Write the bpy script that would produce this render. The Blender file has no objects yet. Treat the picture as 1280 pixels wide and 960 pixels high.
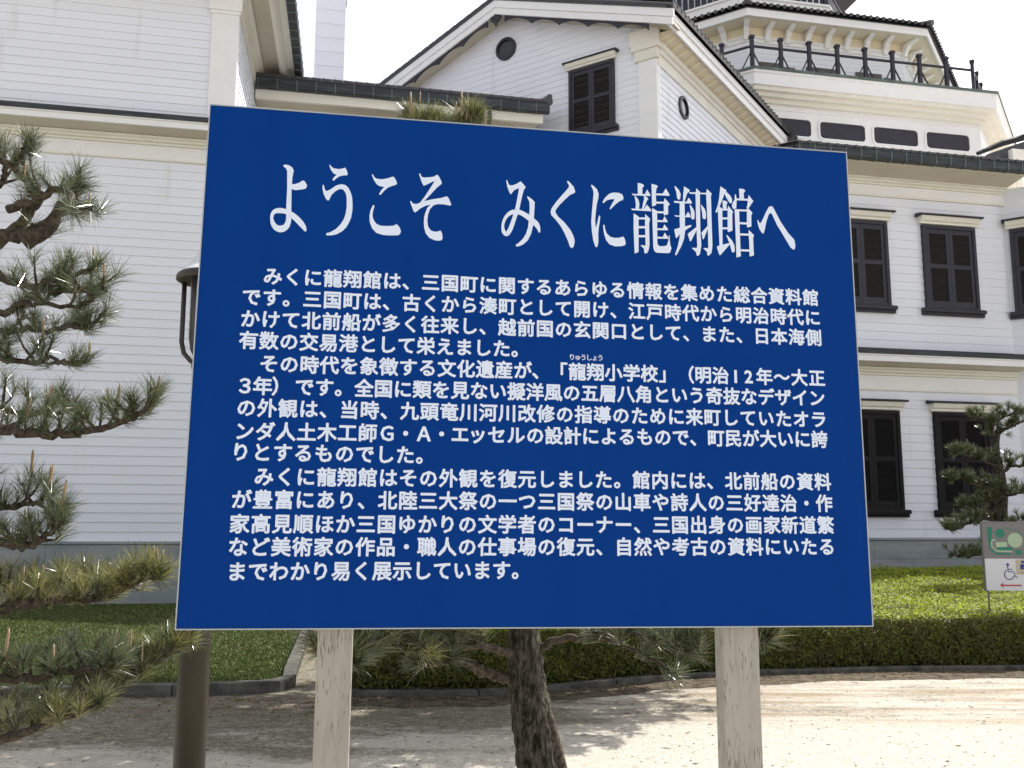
import bpy, math, random
import numpy as np
from mathutils import Vector, Matrix, noise
random.seed(7)
rng = np.random.default_rng(11)
sc = bpy.context.scene
COL = sc.collection
PI = math.pi
rad = math.radians

# ---------------------------------------------------------------- camera
FPX, PITCH, ROLL, EYE = 1192.0, rad(8.51), rad(0.15), 1.55      # focal length for a 1280 px wide picture
_cp, _sp = math.cos(PITCH), math.sin(PITCH)
_R, _U = Vector((1, 0, 0)), Vector((0, -_sp, _cp))
CF = Vector((0, _cp, _sp))
CX = _R * math.cos(ROLL) + _U * math.sin(ROLL)
CY = -_R * math.sin(ROLL) + _U * math.cos(ROLL)
CO = Vector((0, 0, EYE))
cam = bpy.data.cameras.new('camera')
cam.sensor_width = 36; cam.lens = 36 * FPX / 1280; cam.clip_end = 5000; cam.clip_start = 0.05
co = bpy.data.objects.new('camera', cam); COL.objects.link(co)
m = Matrix((CX, CY, -CF)).transposed().to_4x4(); m.translation = CO
co.matrix_world = m
sc.camera = co

# ---------------------------------------------------------------- sky, sun, exposure
SUN_AZ, SUN_EL = 50.0, 50.0
w = bpy.data.worlds.new('World'); sc.world = w; w.use_nodes = True
nt = w.node_tree; nt.nodes.clear()
sky = nt.nodes.new('ShaderNodeTexSky'); sky.sky_type = 'NISHITA'; sky.sun_disc = False
sky.sun_elevation = rad(SUN_EL); sky.sun_rotation = rad(SUN_AZ)
sky.air_density = 1.0; sky.dust_density = 3.0; sky.ozone_density = 1.0
hs = nt.nodes.new('ShaderNodeHueSaturation'); hs.inputs['Saturation'].default_value = 0.25
bg = nt.nodes.new('ShaderNodeBackground'); bg.inputs[1].default_value = 0.15
wo = nt.nodes.new('ShaderNodeOutputWorld')
nt.links.new(sky.outputs[0], hs.inputs['Color']); nt.links.new(hs.outputs[0], bg.inputs[0]); nt.links.new(bg.outputs[0], wo.inputs[0])
sd = bpy.data.lights.new('sun', 'SUN'); sd.energy = 4.2; sd.angle = rad(0.5); sd.color = (1, 0.955, 0.88)
so = bpy.data.objects.new('sun', sd); COL.objects.link(so)
sv = Vector((math.sin(rad(SUN_AZ)) * math.cos(rad(SUN_EL)), math.cos(rad(SUN_AZ)) * math.cos(rad(SUN_EL)), math.sin(rad(SUN_EL))))
so.rotation_mode = 'QUATERNION'; so.rotation_quaternion = sv.to_track_quat('Z', 'Y'); so.location = (20, 20, 60)
sc.view_settings.view_transform = 'Standard'; sc.view_settings.look = 'None'
sc.view_settings.exposure = 0.70; sc.view_settings.gamma = 1

# ---------------------------------------------------------------- geometry helpers
def ray(u, v):
    return (CF * FPX + CX * (u - 640) - CY * (v - 480)) / FPX
def at_depth(u, v, y):                     # point of the sight line through (u,v) at y metres in front
    d = ray(u, v); return CO + d * (y / d.y)
def on_ground(u, v, z=0.0):
    d = ray(u, v); return CO + d * ((z - EYE) / d.z)
TH = rad(11.6)                             # the facades are turned by this angle
E1 = Vector((math.cos(TH), math.sin(TH), 0)); E2 = Vector((-math.sin(TH), math.cos(TH), 0))
def L(a, b, z=0.0): return E1 * a + E2 * b + Vector((0, 0, z))
def fac(u, v, D):                          # facade plane D: (along, height)
    d = ray(u, v); p = CO + d * (D / d.dot(E2)); return p.dot(E1), p.z

class MB:
    def __init__(s): s.v = []; s.f = []
    def add(s, vs, fs):
        n = len(s.v); s.v += [tuple(v) for v in vs]; s.f += [tuple(i + n for i in f) for f in fs]
    def box(s, x0, x1, y0, y1, z0, z1):
        s.add([(x0, y0, z0), (x1, y0, z0), (x1, y1, z0), (x0, y1, z0), (x0, y0, z1), (x1, y0, z1), (x1, y1, z1), (x0, y1, z1)],
              [(0, 3, 2, 1), (4, 5, 6, 7), (0, 1, 5, 4), (1, 2, 6, 5), (2, 3, 7, 6), (3, 0, 4, 7)])
    def bar(s, a, b, wx, wy, up=(0, 0, 1)):
        a = Vector(a); b = Vector(b); d = (b - a).normalized(); up = Vector(up)
        if abs(d.dot(up)) > 0.99: up = Vector((0, 1, 0))
        x = d.cross(up).normalized(); y = x.cross(d)
        vs = []
        for p in (a, b):
            for sx, sy in ((-1, -1), (1, -1), (1, 1), (-1, 1)): vs.append(p + x * sx * wx / 2 + y * sy * wy / 2)
        s.add(vs, [(0, 1, 2, 3), (7, 6, 5, 4), (0, 4, 5, 1), (1, 5, 6, 2), (2, 6, 7, 3), (3, 7, 4, 0)])
    def tube(s, pts, rs, n=8, cap=True, jit=0.0):
        pts = [Vector(p) for p in pts]
        if not hasattr(rs, '__len__'): rs = [rs] * len(pts)
        base = len(s.v); up = Vector((0.13, 0.31, 1)).normalized(); prev = None
        for i, p in enumerate(pts):
            d = (pts[min(i + 1, len(pts) - 1)] - pts[max(i - 1, 0)]).normalized()
            if prev is None:
                x = d.cross(up); x = x if x.length > 0.05 else d.cross(Vector((1, 0, 0)))
                x.normalize()
            else: x = (prev - d * prev.dot(d)).normalized()
            prev = x; y = d.cross(x)
            for k in range(n):
                a = 2 * PI * k / n; r = rs[i] * (1 + (random.uniform(-jit, jit) if jit else 0))
                s.v.append(tuple(p + x * math.cos(a) * r + y * math.sin(a) * r))
        for i in range(len(pts) - 1):
            for k in range(n):
                a = base + i * n + k; b = base + i * n + (k + 1) % n
                s.f.append((a, b, b + n, a + n))
        if cap:
            s.f.append(tuple(base + k for k in range(n))[::-1]); e = base + (len(pts) - 1) * n
            s.f.append(tuple(e + k for k in range(n)))
    def lathe(s, prof, n=24, c=(0, 0)):
        base = len(s.v)
        for r, z in prof:
            for k in range(n):
                a = 2 * PI * k / n; s.v.append((c[0] + r * math.cos(a), c[1] + r * math.sin(a), z))
        for i in range(len(prof) - 1):
            for k in range(n):
                a = base + i * n + k; b = base + i * n + (k + 1) % n
                s.f.append((a, b, b + n, a + n))
    def prism_x(s, prof, x0, x1):          # profile [(y,z)...] swept along x
        n = len(prof)
        vs = [(x0, y, z) for y, z in prof] + [(x1, y, z) for y, z in prof]
        s.add(vs, [tuple(range(n)), tuple(range(2 * n - 1, n - 1, -1))] + [(i, i + n, (i + 1) % n + n, (i + 1) % n) for i in range(n)])
    def prism_y(s, prof, y0, y1):          # profile [(x,z)...] swept along y
        n = len(prof)
        vs = [(x, y0, z) for x, z in prof] + [(x, y1, z) for x, z in prof]
        s.add(vs, [tuple(range(n)), tuple(range(2 * n - 1, n - 1, -1))] + [(i, i + n, (i + 1) % n + n, (i + 1) % n) for i in range(n)])
    def mesh(s, name):
        me = bpy.data.meshes.new(name); me.from_pydata(s.v, [], s.f); me.validate(); me.update(); return me
    def build(s, name, mat, parent=None, smooth=False, bevel=0, fix=True):
        me = s.mesh(name)
        if fix:
            import bmesh
            bm = bmesh.new(); bm.from_mesh(me); bmesh.ops.recalc_face_normals(bm, faces=bm.faces); bm.to_mesh(me); bm.free()
        o = put(name, me, mat, parent)
        if smooth:
            for p in me.polygons: p.use_smooth = True
        if bevel:
            b = o.modifiers.new('b', 'BEVEL'); b.width = bevel; b.segments = 2; b.limit_method = 'ANGLE'
        return o

def put(name, me, mat=None, parent=None, loc=None):
    o = bpy.data.objects.new(name, me); COL.objects.link(o)
    if mat is not None and len(me.materials) == 0: me.materials.append(mat)
    if parent is not None: o.parent = parent
    if loc is not None: o.location = loc
    return o
def tag(o, label=None, cat=None, group=None, kind=None):
    if label: o['label'] = label
    if cat: o['category'] = cat
    if group: o['group'] = group
    if kind: o['kind'] = kind
    return o
def empty(name, loc, rz=0, parent=None):
    o = bpy.data.objects.new(name, None); COL.objects.link(o); o.location = loc; o.rotation_euler = (0, 0, rz)
    o.empty_display_size = 0.2
    if parent is not None: o.parent = parent
    return o
def np_mesh(name, verts, faces_flat, loops_per_face):
    me = bpy.data.meshes.new(name)
    nv = len(verts); nf = len(loops_per_face); nl = len(faces_flat)
    me.vertices.add(nv); me.vertices.foreach_set('co', np.asarray(verts, np.float32).ravel())
    me.loops.add(nl); me.loops.foreach_set('vertex_index', np.asarray(faces_flat, np.int32))
    me.polygons.add(nf)
    st = np.concatenate([[0], np.cumsum(loops_per_face)[:-1]]).astype(np.int32)
    me.polygons.foreach_set('loop_start', st)
    me.update(calc_edges=True); return me

# ---------------------------------------------------------------- materials
def mat(name, col, rough=0.6, spec=0.5, metal=0.0, var=0.0, vscale=3.0, col2=None, bump=0.0, bscale=60.0, stretch=(1, 1, 1), bdist=0.01, ramp=(0.35, 0.65)):
    M = bpy.data.materials.new(name); M.use_nodes = True; t = M.node_tree; b = t.nodes['Principled BSDF']
    b.inputs['Base Color'].default_value = (*col, 1); b.inputs['Roughness'].default_value = rough
    b.inputs['Specular IOR Level'].default_value = spec; b.inputs['Metallic'].default_value = metal
    tc = t.nodes.new('ShaderNodeTexCoord'); mp = t.nodes.new('ShaderNodeMapping'); mp.inputs['Scale'].default_value = stretch
    t.links.new(tc.outputs['Object'], mp.inputs[0])
    if col2 is not None:
        n = t.nodes.new('ShaderNodeTexNoise'); n.inputs['Scale'].default_value = vscale; n.inputs['Detail'].default_value = 6; n.inputs['Roughness'].default_value = 0.65
        t.links.new(mp.outputs[0], n.inputs['Vector'])
        r = t.nodes.new('ShaderNodeValToRGB'); r.color_ramp.elements[0].position = ramp[0]; r.color_ramp.elements[1].position = ramp[1]
        r.color_ramp.elements[0].color = (*col, 1); r.color_ramp.elements[1].color = (*col2, 1)
        t.links.new(n.outputs[0], r.inputs[0]); t.links.new(r.outputs[0], b.inputs['Base Color'])
    if bump:
        n2 = t.nodes.new('ShaderNodeTexNoise'); n2.inputs['Scale'].default_value = bscale; n2.inputs['Detail'].default_value = 5
        t.links.new(mp.outputs[0], n2.inputs['Vector'])
        bp = t.nodes.new('ShaderNodeBump'); bp.inputs['Strength'].default_value = bump; bp.inputs['Distance'].default_value = bdist
        t.links.new(n2.outputs[0], bp.inputs['Height']); t.links.new(bp.outputs[0], b.inputs['Normal'])
    return M
def siding_mat():
    M = mat('white_siding_paint', (0.77, 0.79, 0.87), 0.55, 0.3, col2=(0.81, 0.83, 0.905), vscale=1.2, stretch=(0.35, 1, 3), bump=0.15, bscale=40, bdist=0.004)
    t = M.node_tree; b = t.nodes['Principled BSDF']; src = b.inputs['Base Color'].links[0].from_socket
    oi = t.nodes.new('ShaderNodeObjectInfo'); mr = t.nodes.new('ShaderNodeMapRange'); mr.inputs['To Min'].default_value = 0.985; mr.inputs['To Max'].default_value = 1.01
    t.links.new(oi.outputs['Random'], mr.inputs[0])
    hv = t.nodes.new('ShaderNodeHueSaturation'); t.links.new(mr.outputs[0], hv.inputs['Value']); t.links.new(src, hv.inputs['Color'])
    # faint weather stains
    tc = t.nodes.new('ShaderNodeTexCoord'); n = t.nodes.new('ShaderNodeTexNoise'); n.inputs['Scale'].default_value = 0.9; n.inputs['Detail'].default_value = 8
    ge = t.nodes.new('ShaderNodeNewGeometry'); mp = t.nodes.new('ShaderNodeMapping'); mp.inputs['Scale'].default_value = (3.0, 3.0, 0.5)
    t.links.new(ge.outputs['Position'], mp.inputs[0]); t.links.new(mp.outputs[0], n.inputs['Vector'])
    r = t.nodes.new('ShaderNodeValToRGB'); r.color_ramp.elements[0].position = 0.62; r.color_ramp.elements[1].position = 0.8
    r.color_ramp.elements[0].color = (1, 1, 1, 1); r.color_ramp.elements[1].color = (0.82, 0.8, 0.75, 1)
    t.links.new(n.outputs[0], r.inputs[0])
    mx = t.nodes.new('ShaderNodeMixRGB'); mx.blend_type = 'MULTIPLY'; mx.inputs[0].default_value = 0.8
    t.links.new(hv.outputs[0], mx.inputs[1]); t.links.new(r.outputs[0], mx.inputs[2]); t.links.new(mx.outputs[0], b.inputs['Base Color'])
    return M
M_SID = siding_mat()
M_WHITE = mat('white_trim_paint', (0.80, 0.80, 0.82), 0.5, 0.35, col2=(0.84, 0.84, 0.855), vscale=2.5, bump=0.1, bscale=30, bdist=0.003)
M_CREAM = mat('cream_trim_paint', (0.74, 0.715, 0.65), 0.55, 0.3, col2=(0.79, 0.77, 0.71), vscale=1.5, bump=0.1, bscale=30, bdist=0.003)
M_SOFF = mat('beige_soffit_paint', (0.55, 0.50, 0.41), 0.6, 0.2, col2=(0.61, 0.56, 0.47), vscale=1.3)
M_SOFW = mat('warm_cream_soffit', (0.76, 0.68, 0.53), 0.6, 0.2, col2=(0.81, 0.73, 0.58), vscale=1.3)
M_GREYW = mat('grey_brown_panel', (0.10, 0.09, 0.092), 0.6, 0.2, col2=(0.13, 0.12, 0.12), vscale=2)
M_GREEN = mat('green_copper_edge', (0.07, 0.095, 0.085), 0.6, 0.3, col2=(0.15, 0.19, 0.17), vscale=3)
M_DARK = mat('dark_shutter_paint', (0.030, 0.029, 0.043), 0.5, 0.3, col2=(0.040, 0.039, 0.054), vscale=4)
M_DARK2 = mat('black_brown_shutter_paint', (0.014, 0.0125, 0.0135), 0.65, 0.15, col2=(0.019, 0.017, 0.018), vscale=4)
M_SLAT = mat('louvre_slat_paint', (0.036, 0.034, 0.034), 0.6, 0.15)
M_SLAT2 = mat('dark_louvre_slat_paint', (0.0155, 0.0140, 0.0140), 0.65, 0.10)
M_COP = mat('patinated_copper', (0.03, 0.035, 0.041), 0.5, 0.4, metal=0.2, col2=(0.075, 0.093, 0.098), vscale=2.2, stretch=(0.6, 1, 6), ramp=(0.45, 0.72))
M_TILE_SHADE = mat('shade_toned_tile', (0.02, 0.02, 0.024), 0.6, 0.2)  # darker tile copy, shade of the near side put into the colour
M_BRK = mat('pale_copper_bracket', (0.13, 0.17, 0.165), 0.6, 0.3)
M_TILE = mat('dark_roof_tile', (0.035, 0.035, 0.042), 0.35, 0.5, col2=(0.07, 0.07, 0.078), vscale=6, bump=0.2, bscale=30)
M_STONE = mat('grey_foundation_stone', (0.23, 0.26, 0.275), 0.75, 0.3, col2=(0.34, 0.36, 0.365), vscale=1.8, bump=0.3, bscale=50, bdist=0.006, stretch=(0.5, 1, 1.4))
M_KERB = mat('kerb_concrete', (0.05, 0.05, 0.047), 0.95, 0.1, col2=(0.15, 0.145, 0.13), vscale=5, bump=0.6, bscale=60, bdist=0.01)
M_BLUE = mat('blue_sign_film', (0.0003, 0.036, 0.212), 0.5, 0.06, col2=(0.0008, 0.041, 0.235), vscale=3.0, stretch=(1.5, 1, 0.5), bump=0.03, bscale=300, bdist=0.0005)
M_LET = mat('white_lettering', (0.72, 0.80, 0.96), 0.5, 0.3)
M_ALU = mat('aluminium_edge', (0.42, 0.46, 0.52), 0.4, 0.5, metal=0.3)
M_POST = mat('weathered_painted_wood', (0.34, 0.32, 0.28), 0.85, 0.2, col2=(0.43, 0.405, 0.36), vscale=8, stretch=(4, 4, 0.5), bump=0.5, bscale=40, bdist=0.003)
def post_flecks(M):
    t = M.node_tree; b = t.nodes['Principled BSDF']; src = b.inputs['Base Color'].links[0].from_socket
    tc = t.nodes.new('ShaderNodeTexCoord'); mp = t.nodes.new('ShaderNodeMapping'); mp.inputs['Scale'].default_value = (260, 260, 26)
    n = t.nodes.new('ShaderNodeTexNoise'); n.inputs['Scale'].default_value = 1; n.inputs['Detail'].default_value = 3
    n2 = t.nodes.new('ShaderNodeTexNoise'); n2.inputs['Scale'].default_value = 14; ad = t.nodes.new('ShaderNodeMath'); ad.operation = 'ADD'
    t.links.new(tc.outputs['Object'], mp.inputs[0]); t.links.new(mp.outputs[0], n.inputs['Vector']); t.links.new(tc.outputs['Object'], n2.inputs['Vector'])
    m4 = t.nodes.new('ShaderNodeMath'); m4.operation = 'MULTIPLY'; m4.inputs[1].default_value = 0.4; t.links.new(n2.outputs[0], m4.inputs[0])
    t.links.new(n.outputs[0], ad.inputs[0]); t.links.new(m4.outputs[0], ad.inputs[1])
    r = t.nodes.new('ShaderNodeValToRGB'); r.color_ramp.elements[0].position = 0.5 + 0.64; r.color_ramp.elements[1].position = 0.5 + 0.5
    r.color_ramp.elements[0].position = 0.0; r.color_ramp.elements[1].position = 1.0
    mr = t.nodes.new('ShaderNodeMapRange'); mr.inputs['From Min'].default_value = 0.79; mr.inputs['From Max'].default_value = 0.86
    t.links.new(ad.outputs[0], mr.inputs[0])
    mx = t.nodes.new('ShaderNodeMixRGB'); mx.inputs[2].default_value = (0.16, 0.125, 0.10, 1)
    sc_ = t.nodes.new('ShaderNodeMath'); sc_.operation = 'MULTIPLY'; sc_.inputs[1].default_value = 0.75; t.links.new(mr.outputs[0], sc_.inputs[0])
    t.links.new(sc_.outputs[0], mx.inputs[0]); t.links.new(src, mx.inputs[1]); t.links.new(mx.outputs[0], b.inputs['Base Color'])
post_flecks(M_POST)
M_POLE = mat('olive_grey_steel', (0.036, 0.031, 0.019), 0.5, 0.4, metal=0.2, col2=(0.046, 0.040, 0.025), vscale=3)
M_LAMP = mat('lantern_dark_metal', (0.055, 0.05, 0.046), 0.4, 0.5, metal=0.3, col2=(0.075, 0.068, 0.062), vscale=5)
M_HOOD = mat('pale_hood_enamel', (0.75, 0.76, 0.76), 0.35, 0.5)
M_GLASSW = mat('frosted_lamp_glass', (0.62, 0.66, 0.70), 0.15, 0.6)
M_PANE = mat('dark_window_glass', (0.02, 0.022, 0.026), 0.08, 0.6)
M_BARK = mat('pine_bark', (0.018, 0.016, 0.011), 0.95, 0.1, col2=(0.12, 0.108, 0.085), vscale=48, stretch=(1, 1, 0.28), bump=1.0, bscale=60, bdist=0.035, ramp=(0.40, 0.64))
M_TWIG = mat('pine_twig_bark', (0.022, 0.017, 0.012), 0.85, 0.2, col2=(0.11, 0.088, 0.066), vscale=45, bump=0.8, bscale=60, bdist=0.01)
M_CANDLE = mat('pine_candle', (0.22, 0.145, 0.075), 0.6, 0.3, col2=(0.36, 0.27, 0.17), vscale=40)

def leaf_mat(name, c1, c2, rough=0.4, trans=0.35, spec=0.5, stops=None, coat=0.0, patch=None):
    M = bpy.data.materials.new(name); M.use_nodes = True; t = M.node_tree; b = t.nodes['Principled BSDF']; out = t.nodes['Material Output']
    g = t.nodes.new('ShaderNodeNewGeometry'); r = t.nodes.new('ShaderNodeValToRGB')
    r.color_ramp.elements[0].color = (*c1, 1); r.color_ramp.elements[1].color = (*c2, 1)
    if stops:
        for p_, c_ in stops: e = r.color_ramp.elements.new(p_); e.color = (*c_, 1)
    t.links.new(g.outputs['Random Per Island'], r.inputs[0]); t.links.new(r.outputs[0], b.inputs['Base Color'])
    b.inputs['Roughness'].default_value = rough; b.inputs['Specular IOR Level'].default_value = spec
    if coat: b.inputs['Coat Weight'].default_value = coat; b.inputs['Coat Roughness'].default_value = 0.12; b.inputs['Coat IOR'].default_value = 1.6
    if patch:                               # uneven growth: patches of another tone
        n = t.nodes.new('ShaderNodeTexNoise'); n.inputs['Scale'].default_value = patch[1]; n.inputs['Detail'].default_value = 5; t.links.new(g.outputs['Position'], n.inputs['Vector'])
        q = t.nodes.new('ShaderNodeMapRange'); q.inputs['From Min'].default_value = 0.48; q.inputs['From Max'].default_value = 0.66; t.links.new(n.outputs[0], q.inputs[0])
        mm = t.nodes.new('ShaderNodeMixRGB'); mm.inputs[2].default_value = (*patch[0], 1); q2 = t.nodes.new('ShaderNodeMath'); q2.operation = 'MULTIPLY'; q2.inputs[1].default_value = patch[2]
        t.links.new(q.outputs[0], q2.inputs[0]); t.links.new(q2.outputs[0], mm.inputs[0]); t.links.new(r.outputs[0], mm.inputs[1]); t.links.new(mm.outputs[0], b.inputs['Base Color'])
    tr = t.nodes.new('ShaderNodeBsdfTranslucent'); t.links.new(r.outputs[0], tr.inputs['Color'])
    mx = t.nodes.new('ShaderNodeMixShader'); mx.inputs[0].default_value = trans
    t.links.new(b.outputs[0], mx.inputs[1]); t.links.new(tr.outputs[0], mx.inputs[2]); t.links.new(mx.outputs[0], out.inputs['Surface'])
    return M
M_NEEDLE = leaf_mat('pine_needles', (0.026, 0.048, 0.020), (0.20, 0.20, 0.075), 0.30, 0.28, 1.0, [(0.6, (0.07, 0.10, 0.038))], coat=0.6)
M_NEEDLE_Y = leaf_mat('sun_tinted_pine_needles', (0.07, 0.09, 0.022), (0.36, 0.34, 0.12), 0.30, 0.38, 1.0, coat=0.6)  # sunlit look put into a brighter, yellower needle colour
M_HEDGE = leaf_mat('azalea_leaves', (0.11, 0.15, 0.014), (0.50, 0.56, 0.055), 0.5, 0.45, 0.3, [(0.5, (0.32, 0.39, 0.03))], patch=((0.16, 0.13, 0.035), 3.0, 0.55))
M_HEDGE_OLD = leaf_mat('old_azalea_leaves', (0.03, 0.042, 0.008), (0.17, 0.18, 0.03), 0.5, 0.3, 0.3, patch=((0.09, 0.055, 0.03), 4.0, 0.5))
M_HBODY = mat('azalea_twigs', (0.025, 0.03, 0.010), 0.9, 0.1, col2=(0.06, 0.07, 0.02), vscale=20, bump=1, bscale=30, bdist=0.05)
M_GRASS = leaf_mat('grass_blades', (0.035, 0.065, 0.012), (0.15, 0.18, 0.055), 0.6, 0.2, 0.25, patch=((0.10, 0.085, 0.04), 2.2, 0.6))

# ---------------------------------------------------------------- the ground
def ground_material():
    M = bpy.data.materials.new('sandy_gravel'); M.use_nodes = True; t = M.node_tree; b = t.nodes['Principled BSDF']
    b.inputs['Roughness'].default_value = 0.95; b.inputs['Specular IOR Level'].default_value = 0.15
    N = t.nodes.new; K = t.links.new
    ge = N('ShaderNodeNewGeometry')
    def noise_(scale, det=6, st=(1, 1, 1), rough=0.6):
        mp = N('ShaderNodeMapping'); mp.inputs['Scale'].default_value = st; n = N('ShaderNodeTexNoise')
        n.inputs['Scale'].default_value = scale; n.inputs['Detail'].default_value = det; n.inputs['Roughness'].default_value = rough
        K(ge.outputs['Position'], mp.inputs[0]); K(mp.outputs[0], n.inputs['Vector']); return n.outputs[0]
    def mr(x, a, b_, c=0, d=1):
        n = N('ShaderNodeMapRange'); n.inputs['From Min'].default_value = a; n.inputs['From Max'].default_value = b_
        n.inputs['To Min'].default_value = c; n.inputs['To Max'].default_value = d; K(x, n.inputs[0]); return n.outputs[0]
    def mth(op, a, b_):
        n = N('ShaderNodeMath'); n.operation = op
        for i, q in enumerate((a, b_)):
            if isinstance(q, (int, float)): n.inputs[i].default_value = q
            else: K(q, n.inputs[i])
        return n.outputs[0]
    def mix(f, a, b_):
        n = N('ShaderNodeMixRGB')
        for i, q in enumerate((f, a, b_)):
            if isinstance(q, tuple): n.inputs[i].default_value = (*q, 1)
            elif isinstance(q, (int, float)): n.inputs[i].default_value = q
            else: K(q, n.inputs[i])
        return n.outputs[0]
    sx = N('ShaderNodeSeparateXYZ'); K(ge.outputs['Position'], sx.inputs[0])
    x, y = sx.outputs[0], sx.outputs[1]
    sand = mix(mr(noise_(45, 8, rough=0.75), 0.3, 0.7), (0.42, 0.385, 0.33), (0.60, 0.565, 0.50))
    sand = mix(mr(noise_(220, 3), 0.56, 0.68), sand, (0.30, 0.27, 0.23))
    sand = mix(mr(noise_(15, 9, rough=0.8), 0.46, 0.64), sand, (0.38, 0.355, 0.31))
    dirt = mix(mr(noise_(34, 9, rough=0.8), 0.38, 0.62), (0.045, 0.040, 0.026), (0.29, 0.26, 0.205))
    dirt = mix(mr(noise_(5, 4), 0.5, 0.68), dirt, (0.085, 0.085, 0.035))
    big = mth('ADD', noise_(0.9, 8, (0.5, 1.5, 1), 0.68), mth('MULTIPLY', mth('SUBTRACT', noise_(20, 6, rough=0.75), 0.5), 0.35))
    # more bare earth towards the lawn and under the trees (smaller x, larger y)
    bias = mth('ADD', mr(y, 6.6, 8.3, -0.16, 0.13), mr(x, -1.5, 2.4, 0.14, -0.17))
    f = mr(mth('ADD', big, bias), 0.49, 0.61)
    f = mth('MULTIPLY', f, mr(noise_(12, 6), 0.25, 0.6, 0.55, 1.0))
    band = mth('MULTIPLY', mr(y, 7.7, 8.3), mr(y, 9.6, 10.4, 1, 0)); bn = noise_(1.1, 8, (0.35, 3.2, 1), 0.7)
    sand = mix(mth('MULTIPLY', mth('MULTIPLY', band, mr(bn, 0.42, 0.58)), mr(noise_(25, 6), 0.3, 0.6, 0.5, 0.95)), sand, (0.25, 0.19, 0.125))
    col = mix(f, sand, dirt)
    K(col, b.inputs['Base Color'])
    bp = N('ShaderNodeBump'); bp.inputs['Strength'].default_value = 0.7; bp.inputs['Distance'].default_value = 0.02
    K(mth('ADD', noise_(55, 6), mth('MULTIPLY', noise_(6, 3), 1.5)), bp.inputs['Height']); K(bp.outputs[0], b.inputs['Normal'])
    return M
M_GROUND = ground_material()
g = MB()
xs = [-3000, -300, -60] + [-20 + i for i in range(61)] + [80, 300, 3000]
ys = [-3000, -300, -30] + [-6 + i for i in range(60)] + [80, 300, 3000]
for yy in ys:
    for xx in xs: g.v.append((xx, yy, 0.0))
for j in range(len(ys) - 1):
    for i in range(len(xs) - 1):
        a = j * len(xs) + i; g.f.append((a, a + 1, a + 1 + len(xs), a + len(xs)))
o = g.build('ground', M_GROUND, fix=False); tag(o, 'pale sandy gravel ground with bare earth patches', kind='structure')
# scattered pebbles, crumbs of bark and dead needles
pv, pf, pl = [], [], []
cnt = 0
for i in range(9000):
    yy = 5.2 + (rng.random() ** 1.4) * 5.6; xx = (rng.random() - 0.5) * yy * 1.25
    s_ = 0.003 + 0.011 * rng.random() ** 3; a = rng.random() * PI
    lx = s_ * (1 + 3 * (rng.random() < 0.25) * rng.random()); ly = s_ * 0.7; lz = s_ * 0.7
    ca, sa = math.cos(a), math.sin(a)
    for dx, dy, dz in ((lx, 0, .2), (0, ly, .2), (-lx, 0, .2), (0, -ly, .2), (0, 0, 1)):
        pv.append((xx + dx * ca - dy * sa, yy + dx * sa + dy * ca, lz * dz))
    for k in range(4): pf += [cnt + k, cnt + (k + 1) % 4, cnt + 4]; pl.append(3)
    cnt += 5
M_PEB = leaf_mat('pebbles', (0.10, 0.08, 0.06), (0.5, 0.46, 0.4), 0.9, 0.0, 0.2)
tag(put('pebbles', np_mesh('pebbles', pv, pf, pl), M_PEB), 'loose pebbles and bark crumbs on the gravel', 'pebbles', kind='stuff')

# ---------------------------------------------------------------- building kit
_boards = {}
def board_mesh(p):
    k = round(p, 3)
    if k not in _boards:
        b = MB(); b.prism_x([(0.0, 0.0), (-0.025, 0.0), (-0.007, p + 0.003), (0.0, p + 0.004)], 0, 1)
        me = b.mesh('siding_board'); me.materials.append(M_SID); _boards[k] = me
    return _boards[k]
def board(parent, a, b, z, p=0.187):       # a,b: (x,y) ends, outside on the right-hand side going a to b
    a = Vector((a[0], a[1], 0)); b = Vector((b[0], b[1], 0)); d = b - a
    if d.length < 0.05: return
    o = put('siding_board', board_mesh(p), None, parent, (a.x, a.y, z)); o.rotation_euler = (0, 0, math.atan2(d.y, d.x)); o.scale = (d.length, 1, 1)
def boards(parent, a, b, z0, z1, p=0.187, joint=True):
    n = max(1, round((z1 - z0) / p)); p = (z1 - z0) / n
    for i in range(n):
        z = z0 + i * p
        if joint and (Vector(b) - Vector(a)).length > 5:
            t = random.uniform(0.45, 0.8); c = (a[0] + (b[0] - a[0]) * t, a[1] + (b[1] - a[1]) * t); d = (Vector(b) - Vector(a)).normalized() * 0.0005
            board(parent, a, (c[0] - d.x, c[1] - d.y), z, p); board(parent, (c[0] + d.x, c[1] + d.y), b, z, p)
        else: board(parent, a, b, z, p)
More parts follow.
